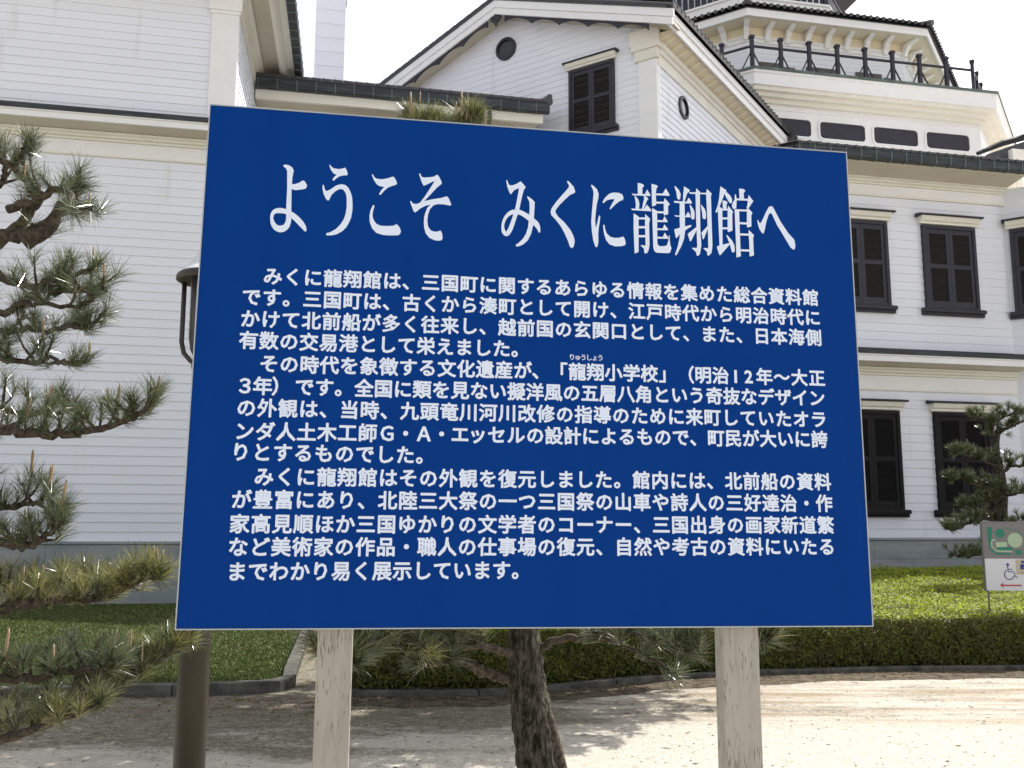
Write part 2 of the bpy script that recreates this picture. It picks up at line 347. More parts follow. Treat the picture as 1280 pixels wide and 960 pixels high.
def belt(parent, x0, x1, z, o=0.55):
    """pent belt on a facade at y=0: z = top of the wall under it"""
    m = MB(); m.prism_x([(-0.03, z - 0.29), (0, z - 0.29), (0, z - 0.002), (-0.03, z - 0.002)], x0, x1); m.build('frieze_board', M_WHITE, parent)
    m = MB(); m.prism_x([(-0.055, z - 0.33), (0, z - 0.33), (0, z - 0.292), (-0.055, z - 0.292)], x0, x1); m.build('lower_moulding', M_CREAM, parent)
    m = MB(); m.prism_x([(0, z), (-0.07, z), (-0.07, z + 0.045), (-0.12, z + 0.06), (-0.12, z + 0.10), (-0.16, z + 0.13), (-0.16, z + 0.165), (0, z + 0.165)], x0, x1); m.build('bed_moulding', M_CREAM, parent)
    m = MB(); m.prism_x([(0, z + 0.17), (-0.12, z + 0.17), (-o + 0.05, z + 0.225), (-o + 0.05, z + 0.29), (0, z + 0.29)], x0, x1); m.build('soffit', M_SOFF, parent)
    m = MB(); m.prism_x([(-o, z + 0.22), (-o + 0.047, z + 0.22), (-o + 0.047, z + 0.37), (-o - 0.025, z + 0.37), (-o - 0.025, z + 0.345), (-o, z + 0.33)], x0, x1); m.build('fascia_board', M_WHITE, parent)
    m = MB(); m.prism_x([(-o - 0.045, z + 0.374), (0, z + 0.374), (0, z + 0.62), (-0.02, z + 0.62), (-0.05, z + 0.56), (-o - 0.02, z + 0.49), (-o - 0.05, z + 0.46)], x0, x1); m.build('copper_flashing', M_COP, parent)
def foundation(parent, x0, x1, ztop, p=0.385):
    m = MB(); m.box(x0, x1, -0.13, 0, ztop - 0.05, ztop); m.build('foundation_cap', M_STONE, parent, bevel=0.01)
    z = ztop - 0.056; r = 0
    while z > 0:
        x = x0 + (0.9 if r % 2 else 0); xs_ = [x0]
        while x < x1 - 0.5:
            if x > x0 + 0.3: xs_.append(x)
            x += 1.82
        xs_.append(x1); zb = max(z - p, -0.1)
        for a, b in zip(xs_[:-1], xs_[1:]):
            m = MB(); m.box(a + 0.002, b - 0.002, -0.10 + random.uniform(-.002, .002), 0, zb + 0.005, z); m.build('foundation_block', M_STONE, parent, bevel=0.006)
        z = zb; r += 1
_wcache = {}
def window(parent, x, z, W, H, dark=False, hood=True, sill=True, y=0, rot=0):
    """shuttered window, left edge x, bottom z; frame, two leaves, louvre slats, hood, sill"""
    MF, MS = (M_DARK2, M_SLAT2) if dark else (M_DARK, M_SLAT)
    key = (round(W, 3), round(H, 3), dark)
    if key not in _wcache:
        f = MB(); t = 0.075
        f.box(0, t, -0.10, 0.0, 0, H); f.box(W - t, W, -0.10, 0, 0, H); f.box(t, W - t, -0.099, 0, H - t, H); f.box(t, W - t, -0.099, 0, 0, 0.05)
        f.box(t - 0.001, W - t + 0.001, -0.02, -0.015, 0.049, H - t + 0.001)
        leaf = MB(); lw = (W - 2 * t - 0.01) / 2; s = 0.085; lh = H - t - 0.05 - 0.01
        leaf.box(0, s, -0.075, -0.035, 0, lh); leaf.box(lw - s, lw, -0.075, -0.035, 0, lh)
        leaf.box(s, lw - s, -0.0745, -0.035, 0, 0.12); leaf.box(s, lw - s, -0.0745, -0.035, lh - 0.11, lh); leaf.box(s, lw - s, -0.0745, -0.035, lh * 0.49, lh * 0.49 + 0.10)
        sl = MB()
        for za, zb in ((0.12, lh * 0.49), (lh * 0.49 + 0.10, lh - 0.11)):
            n = int((zb - za) / 0.030)
            for i in range(n):
                zc = za + (i + 0.5) * (zb - za) / n
                sl.add([(s, -0.068, zc - 0.014), (lw - s, -0.068, zc - 0.014), (lw - s, -0.042, zc + 0.016), (s, -0.042, zc + 0.016),
                        (s, -0.062, zc - 0.02), (lw - s, -0.062, zc - 0.02), (lw - s, -0.036, zc + 0.010), (s, -0.036, zc + 0.010)],
                       [(0, 1, 2, 3), (7, 6, 5, 4), (0, 4, 5, 1), (1, 5, 6, 2), (2, 6, 7, 3), (3, 7, 4, 0)])
        hd = MB(); e = 0.13
        hd.prism_x([(0, H + 0.02), (-0.13, H + 0.02), (-0.13, H + 0.06), (-0.18, H + 0.09), (-0.21, H + 0.15), (-0.21, H + 0.185), (0, H + 0.185)], -e + 0.06, W + e - 0.06)
        hc = MB(); hc.prism_x([(0, H + 0.187), (-0.26, H + 0.187), (-0.27, H + 0.205), (-0.25, H + 0.225), (0, H + 0.27)], -e, W + e)
        si = MB(); si.prism_x([(0, -0.16), (-0.10, -0.16), (-0.10, -0.09), (-0.17, -0.09), (-0.17, -0.03), (-0.15, -0.002), (0, -0.002)], -0.10, W + 0.10)
        ms = []
        for nm, mb_, mt in (('window', f, MF), ('shutter_leaf', leaf, MF), ('louvre_slats', sl, MS), ('window_hood', hd, M_CREAM), ('hood_flashing', hc, M_DARK), ('window_sill', si, MF)):
            me = mb_.mesh(nm); me.materials.append(mt); ms.append(me)
        _wcache[key] = (ms, lw, t)
    ms, lw, t = _wcache[key]
    wv = put('window', ms[0], None, parent, (x, y, z)); wv.rotation_euler = (0, 0, rot)
    for k in (0, 1):
        put('shutter_leaf', ms[1], None, wv, (t + 0.003 + k * (lw + 0.004), 0, 0.055))
        sl = put('louvre_slats', ms[2], None, wv, (t + 0.003 + k * (lw + 0.004), 0, 0.055)); sl['kind'] = 'stuff'
    if hood: put('window_hood', ms[3], None, wv); put('hood_flashing', ms[4], None, wv)
    if sill: put('window_sill', ms[5], None, wv)
    return wv
def porthole(parent, x, z, r, y=-0.02, rot=0, yy=None):
    wv = empty('round_window', (x, y if yy is None else yy, z), rot, parent)
    n = 32; m = MB()
    ro, ri = r, r * 0.74
    vs = []
    for k in range(n):
        a = 2 * PI * k / n; c, s = math.cos(a), math.sin(a)
        vs += [(ro * c, 0.02, ro * s), (ro * c, -0.06, ro * s), (ri * c, -0.075, ri * s), (ri * c, 0.02, ri * s)]
    fs = []
    for k in range(n):
        a = 4 * k; b = 4 * ((k + 1) % n)
        for i in range(3): fs.append((a + i, a + i + 1, b + i + 1, b + i))
    m.add(vs, fs); m.build('window_ring', M_DARK, wv, smooth=False)
    m = MB(); m.add([(ri * 1.02 * math.cos(2 * PI * k / n), -0.03, ri * 1.02 * math.sin(2 * PI * k / n)) for k in range(n)], [tuple(range(n))]); m.build('pane', M_PANE, wv, fix=False)
def gutter(parent, x0, x1, y, z, h=0.20, step=0.45):
    m = MB(); m.prism_x([(y, z + h), (y, z + 0.03), (y + 0.03, z), (y + 0.14, z), (y + 0.16, z + 0.03), (y + 0.16, z + h), (y + 0.148, z + h), (y + 0.148, z + 0.04), (y + 0.012, z + 0.04), (y + 0.012, z + h)], x0, x1)
    m.build('gutter', M_COP, parent)
    b = MB(); b.prism_x([(-0.012, h + 0.01), (-0.012, 0.02), (0.02, -0.014), (0.15, -0.014), (0.15, -0.001), (0.03, -0.001), (-0.001, 0.03), (-0.001, h + 0.01)], 0, 0.022)
    me = b.mesh('gutter_bracket'); me.materials.append(M_BRK)
    x = x0 + 0.05
    while x < x1: put('gutter_bracket', me, None, parent, (x, y, z)); x += step
def tile_mesh(w_, length, slope, name='eave_tile', amp=0.055, lip=0.0):
    """one pantile with a rolled edge and a rounded front end, running up the slope (+y)"""
    prof = []
    for i in range(9):
        t = i / 8; x = t * w_
        z = amp * math.exp(-((t - 0.22) / 0.17) ** 2) - amp * 0.33 * math.exp(-((t - 0.68) / 0.22) ** 2)
        prof.append((x, z))
    m = MB(); n = len(prof)
    vs = []
    for yy in (0, length):
        for x, z in prof: vs.append((x, yy, z + yy * slope + 0.02))
        for x, z in prof: vs.append((x, yy, z + yy * slope - 0.022))
    fs = []
    for i in range(n - 1):
        fs += [(i, i + 1, i + 1 + 2 * n, i + 2 * n), (i + n, i + n + 2 * n, i + 1 + n + 2 * n, i + 1 + n), (i, i + n, i + 1 + n, i + 1)]
    m.add(vs, fs)
    if lip: m.box(0.002, w_ - 0.002, -0.02, 0.0, -lip, 0.028)
    # round end disc
    k0 = []
    for k in range(10):
        a = 2 * PI * k / 10; rd = 0.048 if not lip else 0.036; k0.append((0.22 * w_ + rd * math.cos(a), -0.012 - (0.02 if lip else 0), (0.028 if not lip else 0.0) + rd * math.sin(a)))
    k1 = [(x, 0.03, z) for x, y, z in k0]
    m.add(k0 + k1, [tuple(range(10))] + [(i, i + 10, (i + 1) % 10 + 10, (i + 1) % 10) for i in range(10)])
    me = m.mesh(name); me.materials.append(M_TILE); return me
def roof_sheet(parent, x0, x1, y0, z0, y1, z1, w_=0.27, name='roof_tiles', skip=0.0):
    """far rows of roof tiles: a waved, stepped sheet"""
    m = MB(); nx = max(2, int((x1 - x0) / w_)); rows = max(2, int((y1 - y0) / 0.3)); sub = 4
    for r in range(rows):
        for e in (0, 1):
            t = (r + e) / rows; yy = y0 + (y1 - y0) * t; zz = z0 + (z1 - z0) * t + (0.02 if e == 0 else -0.012)
            for i in range(nx * sub + 1):
                xx = x0 + (x1 - x0) * i / (nx * sub); m.v.append((xx, yy + (0.01 if e == 1 else 0), zz + 0.028 * math.cos(2 * PI * i / sub)))
    cols = nx * sub + 1
    for r in range(2 * rows - 1):
        for i in range(cols - 1):
            a = r * cols + i; m.f.append((a, a + 1, a + 1 + cols, a + cols))
    o = m.build(name, M_TILE, parent, fix=False); o['kind'] = 'stuff'; return o

# ---------------------------------------------------------------- left wing
DL = 20.157
LW = empty('clapboard_wing', L(-1.97, DL), TH)
tag(LW, 'tall white clapboard wing without windows at the left, behind the pine and blue board', 'building')
m = MB(); m.box(-14, 0, 0.001, 12, -0.2, 15.0); m.build('wall_core', M_SID, LW)
foundation(LW, -14, 0.0, 1.24)
boards(LW, (-14, 0), (0, 0), 1.245, 9.09)
belt(LW, -14, 0.05, 9.42)
boards(LW, (-14, 0), (-0.53, 0), 10.02, 13.0)
SD = rad(2.1)                                # the side wall swings out a little
m = MB(); m.box(-0.53, 0.03, -0.07, 0.0, 9.95, 12.58); m.box(0.0, 0.035, 0, 0.25, 9.95, 12.58); m.build('corner_pilaster', M_WHITE, LW, bevel=0.006)
m = MB(); m.box(-0.60, 0.09, -0.12, 0.0, 12.58, 12.86); m.box(-0.57, 0.06, -0.095, 0, 12.50, 12.58); m.box(-0.63, 0.12, -0.15, 0, 12.86, 12.93); m.build('pilaster_capital', M_WHITE, LW, bevel=0.006)
sx_ = lambda y: math.sin(SD) * y
boards(LW, (0.0, 0.25), (sx_(11), 11), 10.0, 12.62, joint=False)
side = empty('side_eave', (0, 0, 0), -SD, LW)
def side_part(prof, name, mt, y0=0.0, y1=11):
    m = MB(); m.prism_y(prof, y0, y1); return m.build(name, mt, side)
side_part([(0, 12.62), (0.05, 12.62), (0.05, 12.86), (0.12, 12.88), (0.12, 12.97), (0.22, 13.02), (0.22, 13.10), (0, 13.10)], 'cornice', M_CREAM)
side_part([(0, 13.11), (0.62, 13.11), (0.62, 13.19), (0, 13.19)], 'soffit', M_SOFF)
side_part([(0.625, 12.99), (0.70, 12.99), (0.82, 13.11), (0.98, 13.11), (0.98, 13.26), (0.625, 13.26)], 'fascia_board', M_CREAM, 0, 11)
GUT = [(0.985, 13.05), (1.02, 13.02), (1.16, 13.02), (1.19, 13.06), (1.19, 13.24), (0.985, 13.24)]
side_part(GUT, 'gutter', M_COP, -0.5, 3.85)
me_b = MB(); me_b.prism_y([(0.975, 13.045), (1.015, 13.008), (1.165, 13.008), (1.202, 13.055), (1.202, 13.26), (1.19, 13.26), (1.19, 13.06), (1.16, 13.02), (1.02, 13.02), (0.985, 13.05)], 0, 0.03)
bme = me_b.mesh('gutter_bracket'); bme.materials.append(M_BRK)
for k in range(11): put('gutter_bracket', bme, None, side, (0, -0.3 + k * 0.4, 0))
tm_side = tile_mesh(0.24, 0.8, 0.35)
for k in range(17):
    o = put('eave_tile', tm_side, None, side, (1.16, -0.4 + k * 0.25, 13.27)); o.rotation_euler = (0, 0, PI / 2)
m = MB(); m.prism_y([(1.1, 13.3), (-7, 16.1), (-15, 13.3)], -0.9, 12); m.build('roof', M_TILE, LW)
m = MB(); m.prism_x([(-0.75, 13.1), (0, 13.1), (0, 13.29), (-0.75, 13.29)], -14, 0.6); m.build('front_soffit', M_CREAM, LW)

# ---------------------------------------------------------------- link corridor
DC = 23.6
XC0, XC1 = -1.80, 5.83
LC = empty('link_corridor', L(0, DC), TH)
tag(LC, 'low tiled link roof with dark copper gutter between the left wing and the porthole gable', 'building')
m = MB(); m.box(XC0, XC1 - 0.25, 0.62, 1.4, 0, 12.33); m.build('wall', M_CREAM, LC)
m = MB(); m.box(XC0, XC1 - 0.25, 0.12, 0.619, 12.30, 12.36); m.build('soffit', M_SOFF, LC)
m = MB(); m.box(XC0, XC1 - 0.15, 0.02, 0.118, 12.26, 12.50); m.build('fascia_board', M_CREAM, LC)
gutter(LC, XC0, XC1, -0.145, 12.50, 0.24, 0.48)
tm_c = tile_mesh(0.268, 1.0, 0.3, amp=0.014, lip=0.05)
x = XC0
while x < XC1 - 0.26: put('eave_tile', tm_c, None, LC, (x, -0.12, 12.84)); x += 0.272
roof_sheet(LC, XC0, XC1, 0.75, 13.08, 2.4, 13.6)
m = MB(); m.box(XC0, XC1, -0.125, 0.0, 12.742, 12.79); m.build('eave_batten', M_DARK, LC)
m = MB()
for dz, ry in ((0, 0.08), (0.09, 0.075), (0.18, 0.07)): m.tube([(XC1 + 0.01, -0.14 + dz * .2, 12.80 + dz), (XC1 + 0.01, 0.9, 12.80 + dz + 0.3)], ry, 8)
m.build('verge_tiles', M_TILE, LC)
wv = window(LC, fac(420, 140, DC + .62)[0], 9.3, 2.0, 2.65, dark=True, hood=False, sill=False, y=0.62)
xd = fac(612, 130, DC)[0]
m = MB(); m.tube([(xd, 0.03, 12.45), (xd, -0.05, 12.30), (xd + 0.02, 0.45, 11.7), (xd + 0.02, 0.55, 11.3), (xd + 0.02, 0.55, 6)], 0.055, 8); m.build('downpipe', M_DARK, LC)

# slim white tower behind the corridor
CT = empty('slim_tower', L(0, 30), TH); tag(CT, 'slim white boarded shaft rising behind the low link roof', 'tower')
cx0, cx1 = fac(394, 60, 30)[0], fac(430, 60, 30)[0]
m = MB(); m.box(cx0, cx1, 0.03, cx1 - cx0, 0, 26); m.build('wall_core', M_SID, CT)
for z in np.arange(14.0, 25, 0.495):
    board(CT, (cx0 - 0.012, 0.02), (cx1 + 0.012, 0.02), float(z), 0.49)
m = MB(); m.tube([(cx1 + 0.03, -0.02, 18.6), (cx1 + 0.05, -0.02, 19.1), (cx1 + 0.03, -0.02, 19.6), (cx1 + 0.03, -0.02, 26)], 0.012, 6); m.build('cable', M_DARK, CT)

# ---------------------------------------------------------------- gabled hall
GT = rad(56.6); g_ = Vector((-math.sin(GT), math.cos(GT), 0)); s_ = Vector((math.cos(GT), math.sin(GT), 0))   # left-back along the gable front, right-back along its side
P1 = at_depth(834, 11, 23.0)
GC = P1 + s_ * 0.6 + g_ * 0.6; GC.z = 0
# local frame: x along the gable front to the right (-g), y into the building (+s)
GH = empty('gabled_hall', GC, math.atan2(-g_.y, -g_.x))
tag(GH, 'white gabled hall with scalloped dark bargeboards and a porthole, set cornerwise behind the blue board', 'building')
ZE, XM, HALF = 14.83, -4.8, 5.4
SL = (16.78 - ZE) / HALF
m = MB(); m.prism_y([(0, -0.2), (0, 14.72), (XM, 14.72 + 4.8 * SL), (2 * XM, 14.72), (2 * XM, -0.2)], 0.001, 11.5); m.build('wall_core', M_SID, GH)
nb = 33; pz = 0.187
for i in range(nb):
    z = 10.9 + i * pz
    lim = 2 * XM if z < 14.5 else None
    if z < 13.9: board(GH, (2 * XM, 0), (-0.5, 0), z, pz)
    else:
        hw = min(4.8, (14.74 + 4.8 * SL - z - pz * 0.6) / SL)
        xr = min(XM + hw, -0.72)
        if hw > 0.2: board(GH, (XM - hw, 0), (xr, 0), z, pz)
boards(GH, (0, 0.16), (0, 11), 10.9, 13.72, joint=False)
m = MB(); m.box(-0.51, 0.03, -0.07, 0, 9, 13.88); m.box(0, 0.035, 0, 0.17, 9, 13.88); m.build('corner_pilaster', M_WHITE, GH, bevel=0.006)
m = MB(); m.box(-0.60, 0.09, -0.14, 0, 13.88, 14.16); m.box(-0.66, 0.15, -0.20, 0, 14.16, 14.32); m.box(-0.74, 0.12, -0.16, 0, 14.32, 14.76); m.build('pilaster_capital', M_CREAM, GH, bevel=0.008)
# side cornice, soffit, rafters, eave
m = MB(); m.prism_y([(0, 13.73), (0.05, 13.73), (0.05, 14.02), (0.10, 14.04), (0.10, 14.14), (0.17, 14.18), (0.17, 14.32), (0, 14.32)], 0.0, 11.2); m.build('cornice', M_CREAM, GH)
m = MB(); m.prism_y([(0, 14.33), (0.08, 14.33), (0.56, 14.50), (0.56, 14.60), (0.01, 14.60)], 0.0, 11.2); m.build('soffit', M_SOFW, GH)
rf = MB(); rf.prism_y([(0.06, 14.31), (0.16, 14.30), (0.30, 14.345), (0.50, 14.43), (0.50, 14.475), (0.1, 14.335)], 0, 0.09); rme = rf.mesh('rafter_end'); rme.materials.append(M_SOFW)
for k in range(24): put('rafter_end', rme, None, GH, (0.0, 0.15 + k * 0.42, 0))
m = MB(); m.prism_y([(0.562, 14.42), (0.612, 14.42), (0.612, 14.62), (0.665, 14.64), (0.665, ZE), (0.562, ZE)], -0.6, 9.6); m.build('fascia_board', M_WHITE, GH)
tm_g = tile_mesh(0.27, 0.9, SL, amp=0.13, lip=0.15); tm_g.materials.clear(); tm_g.materials.append(M_TILE_SHADE)
for k in range(37):
    o = put('eave_tile', tm_g, None, GH, (0.74, -0.62 + k * 0.275, ZE + 0.165)); o.rotation_euler = (0, 0, PI / 2)
# rakes on the front: for each side outer fascia, inner moulding, soffit, scalloped trim, verge tiles
def rake_pts(dx, dz): return Vector((XM, -0.6, 14.83 + HALF * SL + dz)), Vector((XM + (HALF) * dx, -0.6, 14.83 + dz))
for sgn, nm in ((1, 'right'), (-1, 'left')):
    def q(x, z): return (XM + sgn * x, z)
    def rprism(x0, x1, za, zb, y0, y1, name, mt):
        f = lambda x: ZE + (HALF - x) * SL
        m = MB(); m.prism_y([q(x0, f(x0) + za), q(x1, f(x1) + za), q(x1, f(x1) + zb), q(x0, f(x0) + zb)], y0, y1); return m.build(name, mt, GH)
    rprism(0, HALF + 0.2, -0.22, 0.0, -0.665, -0.605, 'rake_fascia', M_WHITE)
    rprism(0, HALF + 0.14, -0.42, -0.224, -0.628, -0.575, 'rake_moulding', M_WHITE)
    rprism(0, HALF + 0.1, -0.33, -0.26, -0.574, 0.0, 'rake_soffit', M_SOFF)
    # scalloped bargeboard
    m = MB(); N_ = 5; x_in, x_out = 0.30, HALF - 0.55; up, lo = [], []
    steps = 60
    for i in range(steps + 1):
        t = i / steps; x = x_in + (x_out - x_in) * t; base = ZE + (HALF - x) * SL - 0.42
        ph = (t * N_) % 1.0
        if t >= 1: ph = 0.0
        arch = math.sin(PI * ph) ** 0.7
        lo.append(q(x, base - 0.19 + 0.15 * arch)); up.append(q(x, base + 0.0 + 0.03 * arch))
    n = len(lo)
    vs = []; fs = []
    for (a, b) in zip(lo, up):
        for yy in (-0.575, -0.53): vs += [(a[0], yy, a[1]), (b[0], yy, b[1])]
    for i in range(n - 1):
        a = 4 * i; b = a + 4
        fs += [(a, a + 1, b + 1, b), (a + 2, b + 2, b + 3, a + 3), (a, b, b + 2, a + 2), (a + 1, a + 3, b + 3, b + 1)]
    m.add(vs, fs); m.build('scalloped_bargeboard', M_DARK, GH)
    rprism(0, HALF + 0.02, 0.004, 0.06, -0.70, -0.4, 'verge_board', M_TILE)
    vt = MB()
    vt.tube([(0, 0, 0), (0.26 * sgn, 0, -0.26 * SL)], [0.062, 0.055], 8); vme = vt.mesh('verge_tile'); vme.materials.append(M_TILE)
    for k in range(21): put('verge_tile', vme, None, GH, (XM + sgn * (0.05 + k * 0.265), -0.66, ZE + (HALF - 0.05 - k * 0.265) * SL + 0.10))
pd = MB(); pd.tube([(XM, -0.60, 16.30), (XM, -0.55, 16.30)], [0.20, 0.20], 14); pd.tube([(XM, -0.575, 16.5), (XM, -0.575, 16.05), (XM, -0.575, 15.98)], [0.05, 0.045, 0.01], 8); pd.build('gable_pendant', M_DARK, GH)
HR = HALF - 0.3
m = MB(); m.add([(XM, -0.4, ZE + HALF * SL + 0.01), (XM + HR, -0.4, ZE + 0.01 + 0.3 * SL), (XM + HR, 11.5, ZE + 0.01 + 0.3 * SL), (XM, 11.5, ZE + HALF * SL + 0.01), (XM - HR, -0.4, ZE + 0.01 + 0.3 * SL), (XM - HR, 11.5, ZE + 0.01 + 0.3 * SL)],
      [(0, 1, 2, 3), (0, 3, 5, 4)]); m.build('roof', M_TILE, GH)
porthole(GH, XM, 15.53, 0.35)
r2 = porthole(GH, 0.0, 13.14, 0.33, rot=PI / 2, yy=1.68)
window(GH, -2.65, 12.3, 1.42, 1.9)
# ridge-end tile at the low end of the eave
m = MB(); m.tube([(0.75, 9.2, 14.72), (0.75, 9.32, 14.72)], [0.24, 0.24], 16); m.tube([(0.75, 9.16, 14.72), (0.75, 9.2, 14.72)], [0.12, 0.15], 12)
m.tube([(0.2, 9.3, 14.70), (1.6, 9.9, 14.55)], [0.16, 0.14], 10); m.box(0.35, 1.4, 9.35, 9.9, 14.3, 14.6); m.build('ridge_end_tile', M_TILE, GH)

# ---------------------------------------------------------------- right wing
DR = 18.5
RW = empty('shuttered_wing', L(0, DR), TH)
tag(RW, 'white two-storey clapboard wing with dark louvred shutters at the right of the blue board', 'building')
RX0, RX1 = 9.75, 15.375
m = MB(); m.box(RX0, RX1, 0.001, 8, -0.2, 9.35); m.build('wall_core', M_SID, RW)
foundation(RW, RX0, RX1, 1.335)
boards(RW, (RX0, 0), (RX1, 0), 1.34, 4.50, 0.19)
belt(RW, RX0, RX1, 4.83)
boards(RW, (RX0, 0), (RX1, 0), 5.43, 8.89, 0.19)
for k in range(2):
    xl = 13.19 - k * 2.22
    window(RW, xl, 1.93, 1.38, 2.12, dark=True)
    window(RW, xl, 6.38, 1.34, 1.92)
# eave
def eave(parent, x0, x1):
    m = MB(); m.prism_x([(0, 8.90), (-0.05, 8.90), (-0.05, 8.945), (0, 8.945)], x0, x1); m.build('lower_moulding', M_CREAM, parent)
    m = MB(); m.prism_x([(0, 8.947), (-0.03, 8.947), (-0.03, 9.165), (0, 9.165)], x0, x1); m.build('frieze_board', M_WHITE, parent)
    m = MB(); m.prism_x([(0, 9.167), (-0.07, 9.167), (-0.07, 9.21), (-0.12, 9.225), (-0.12, 9.26), (-0.18, 9.28), (-0.18, 9.30), (0, 9.30)], x0, x1); m.build('bed_moulding', M_CREAM, parent)
    m = MB(); m.prism_x([(0, 9.302), (-0.2, 9.302), (-0.74, 9.37), (-0.74, 9.44), (0, 9.44)], x0, x1); m.build('soffit', M_SOFF, parent)
    gutter(parent, x0, x1, -0.90, 9.40, 0.205, 0.36)
eave(RW, RX0, RX1 + 0.02)
tm_r = tile_mesh(0.215, 1.0, 0.30, amp=0.03, lip=0.02)
x = RX0 + 0.02
while x < RX1 + 0.6: put('eave_tile', tm_r, None, RW, (x, -0.90, 9.63)); x += 0.219
roof_sheet(RW, RX0, 17, 0.05, 9.9, 11, 13.0)
m = MB(); m.prism_y([(RX0, 9.45), (RX1, 9.45), (RX1, 9.6), (RX0, 9.6)], -0.6, 8); m.build('roof_deck', M_DARK, RW)
# projecting bay that turns towards the viewer at the far right
BAYR = rad(-45)
bay = empty('bay', (RX1, 0, 0), BAYR, RW)
m = MB(); m.box(0, 3.5, 0.001, 3, -0.2, 9.3); m.build('bay_wall', M_SID, bay)
m = MB(); n_ = 0
boards(bay, (0, 0), (3.5, 0), 1.34, 4.50, 0.19, False); boards(bay, (0, 0), (3.5, 0), 5.43, 8.89, 0.19, False)
window(bay, 0.10, 6.38, 1.34, 1.92)
# hip ridge and small cream gable beyond the eave
Hx, Hz = fac(1222, 190, 27); Hx2, Hz2 = fac(1300, 166, 27)
m = MB(); m.tube([(Hx, 8.5, Hz - 0.05), (Hx + (Hx2 - Hx) * .4, 8.5, Hz + (Hz2 - Hz) * 0.45), (Hx2, 8.5, Hz2)], [0.07, 0.11, 0.13], 8); m.tube([(Hx + .2, 8.46, Hz + 0.06), (Hx2, 8.46, Hz2 + 0.12)], [0.05, 0.07], 8); m.build('hip_ridge', M_TILE_SHADE, RW)
m = MB(); m.prism_y([(Hx + 0.1, Hz - 0.3), (Hx2, Hz - 0.3), (Hx2, Hz2 - 0.1), (Hx + .5, Hz + 0.02)], 8.6, 8.9); m.build('hip_infill', M_TILE, RW)
m = MB(); m.box(fac(1263, 190, 26.8)[0], Hx2, 8.2, 8.4, Hz - 0.6, Hz + 0.1); m.build('end_fascia', M_CREAM, RW)

# ---------------------------------------------------------------- octagonal tower
TXC, TYC = 19.40, 40.65
OT = empty('octagonal_tower', L(TXC, TYC), TH)
tag(OT, 'white octagonal tower with a railed balcony and tiled roofs, rising at the upper right', 'tower')
A8 = [rad(-112.5 + 45 * k) for k in range(8)]         # corner 0 = left end of the front face, going right
def corner(s, k, z):
    R = s / (2 * math.sin(PI / 8)); a = A8[k % 8]; return Vector((R * math.cos(a), R * math.sin(a), z))
def ring(prof, name, mt, cap=False):                   # closed profile [(s,z)...] swept round the octagon
    m = MB(); n = len(prof)
    for k in range(8):
        for s, z in prof: m.v.append(tuple(corner(s, k, z)))
    for k in range(8):
        for i in range(n):
            a = k * n + i; b = k * n + (i + 1) % n; c = ((k + 1) % 8) * n
            m.f.append((a, b, c + (i + 1) % n, c + i))
    return m.build(name, mt, OT)
def solid(s0, z0, s1, z1, name, mt):
    m = MB()
    for s, z in ((s0, z0), (s1, z1)):
        for k in range(8): m.v.append(tuple(corner(s, k, z)))
    m.f = [tuple(range(8))[::-1], tuple(range(8, 16))] + [(k, (k + 1) % 8, (k + 1) % 8 + 8, k + 8) for k in range(8)]
    return m.build(name, mt, OT)
S1 = 9.1
solid(S1, 0, S1, 16.46, 'main_wall', M_WHITE)
ring([(S1, 16.05 + .22), (S1 + 0.04, 16.27), (S1 + 0.04, 16.31), (S1, 16.31)], 'string_moulding', M_WHITE)
ring([(S1, 16.46), (S1 + 0.14, 16.46), (S1 + 0.14, 16.60), (S1 + 0.30, 16.60), (S1 + 0.30, 16.74), (S1 + 0.45, 16.74), (S1 + 0.45, 16.88), (S1, 16.88)], 'stepped_cornice', M_CREAM)
ring([(S1, 16.882), (S1 + 0.53, 16.882), (S1 + 0.53, 17.30), (S1 + 0.58, 17.32), (S1 + 0.58, 17.40), (S1, 17.40)], 'balcony_fascia', M_WHITE)
ring([(3, 17.404), (S1 + 0.61, 17.404), (S1 + 0.61, 17.50), (3, 17.52)], 'balcony_deck', M_GREEN)
# long dark windows with rounded corners
ap = S1 * 1.2071
def rrect(x0, x1, z0, z1, r, n=4):
    pts = []
    for cx_, cz_, a0 in ((x1 - r, z1 - r, 0), (x0 + r, z1 - r, 90), (x0 + r, z0 + r, 180), (x1 - r, z0 + r, 270)):
        for i in range(n + 1):
            a = rad(a0 + 90 * i / n); pts.append((cx_ + r * math.cos(a), cz_ + r * math.sin(a)))
    return pts
DW = TYC - ap
wx = [tuple(fac(a, 165, DW)[0] - TXC for a in pr) for pr in ((969, 1013.6), (1024.6, 1080.6), (1091.6, 1147), (1157.6, 1212.3))]
zt = fac(1052, 155, DW)[1]; zb_ = fac(1052, 175.5, DW)[1]
step_ = wx[2][0] - wx[1][0]; ww = wx[1][1] - wx[1][0]
for i in (-1, 0, 1, 2):
    x0_ = wx[1][0] + i * step_
    m = MB(); p = rrect(x0_ - 0.07, x0_ + ww + 0.07, zb_ - 0.07, zt + 0.07, 0.2); p2 = rrect(x0_, x0_ + ww, zb_, zt, 0.14); n = len(p)
    m.v = [(a, -ap - 0.05, b) for a, b in p] + [(a, -ap - 0.05, b) for a, b in p2] + [(a, -ap + 0.0, b) for a, b in p] + [(a, -ap - 0.0, b) for a, b in p2]
    for k in range(n):
        j = (k + 1) % n; m.f += [(k, j, n + j, n + k), (k, 2 * n + k, 2 * n + j, j), (n + k, n + j, 3 * n + j, 3 * n + k)]
    wv = m.build('long_window', M_WHITE, OT)
    m = MB(); m.v = [(a, -ap - 0.012, b) for a, b in p2]; m.f = [tuple(range(n))]; m.build('pane', M_DARK, wv, fix=False)
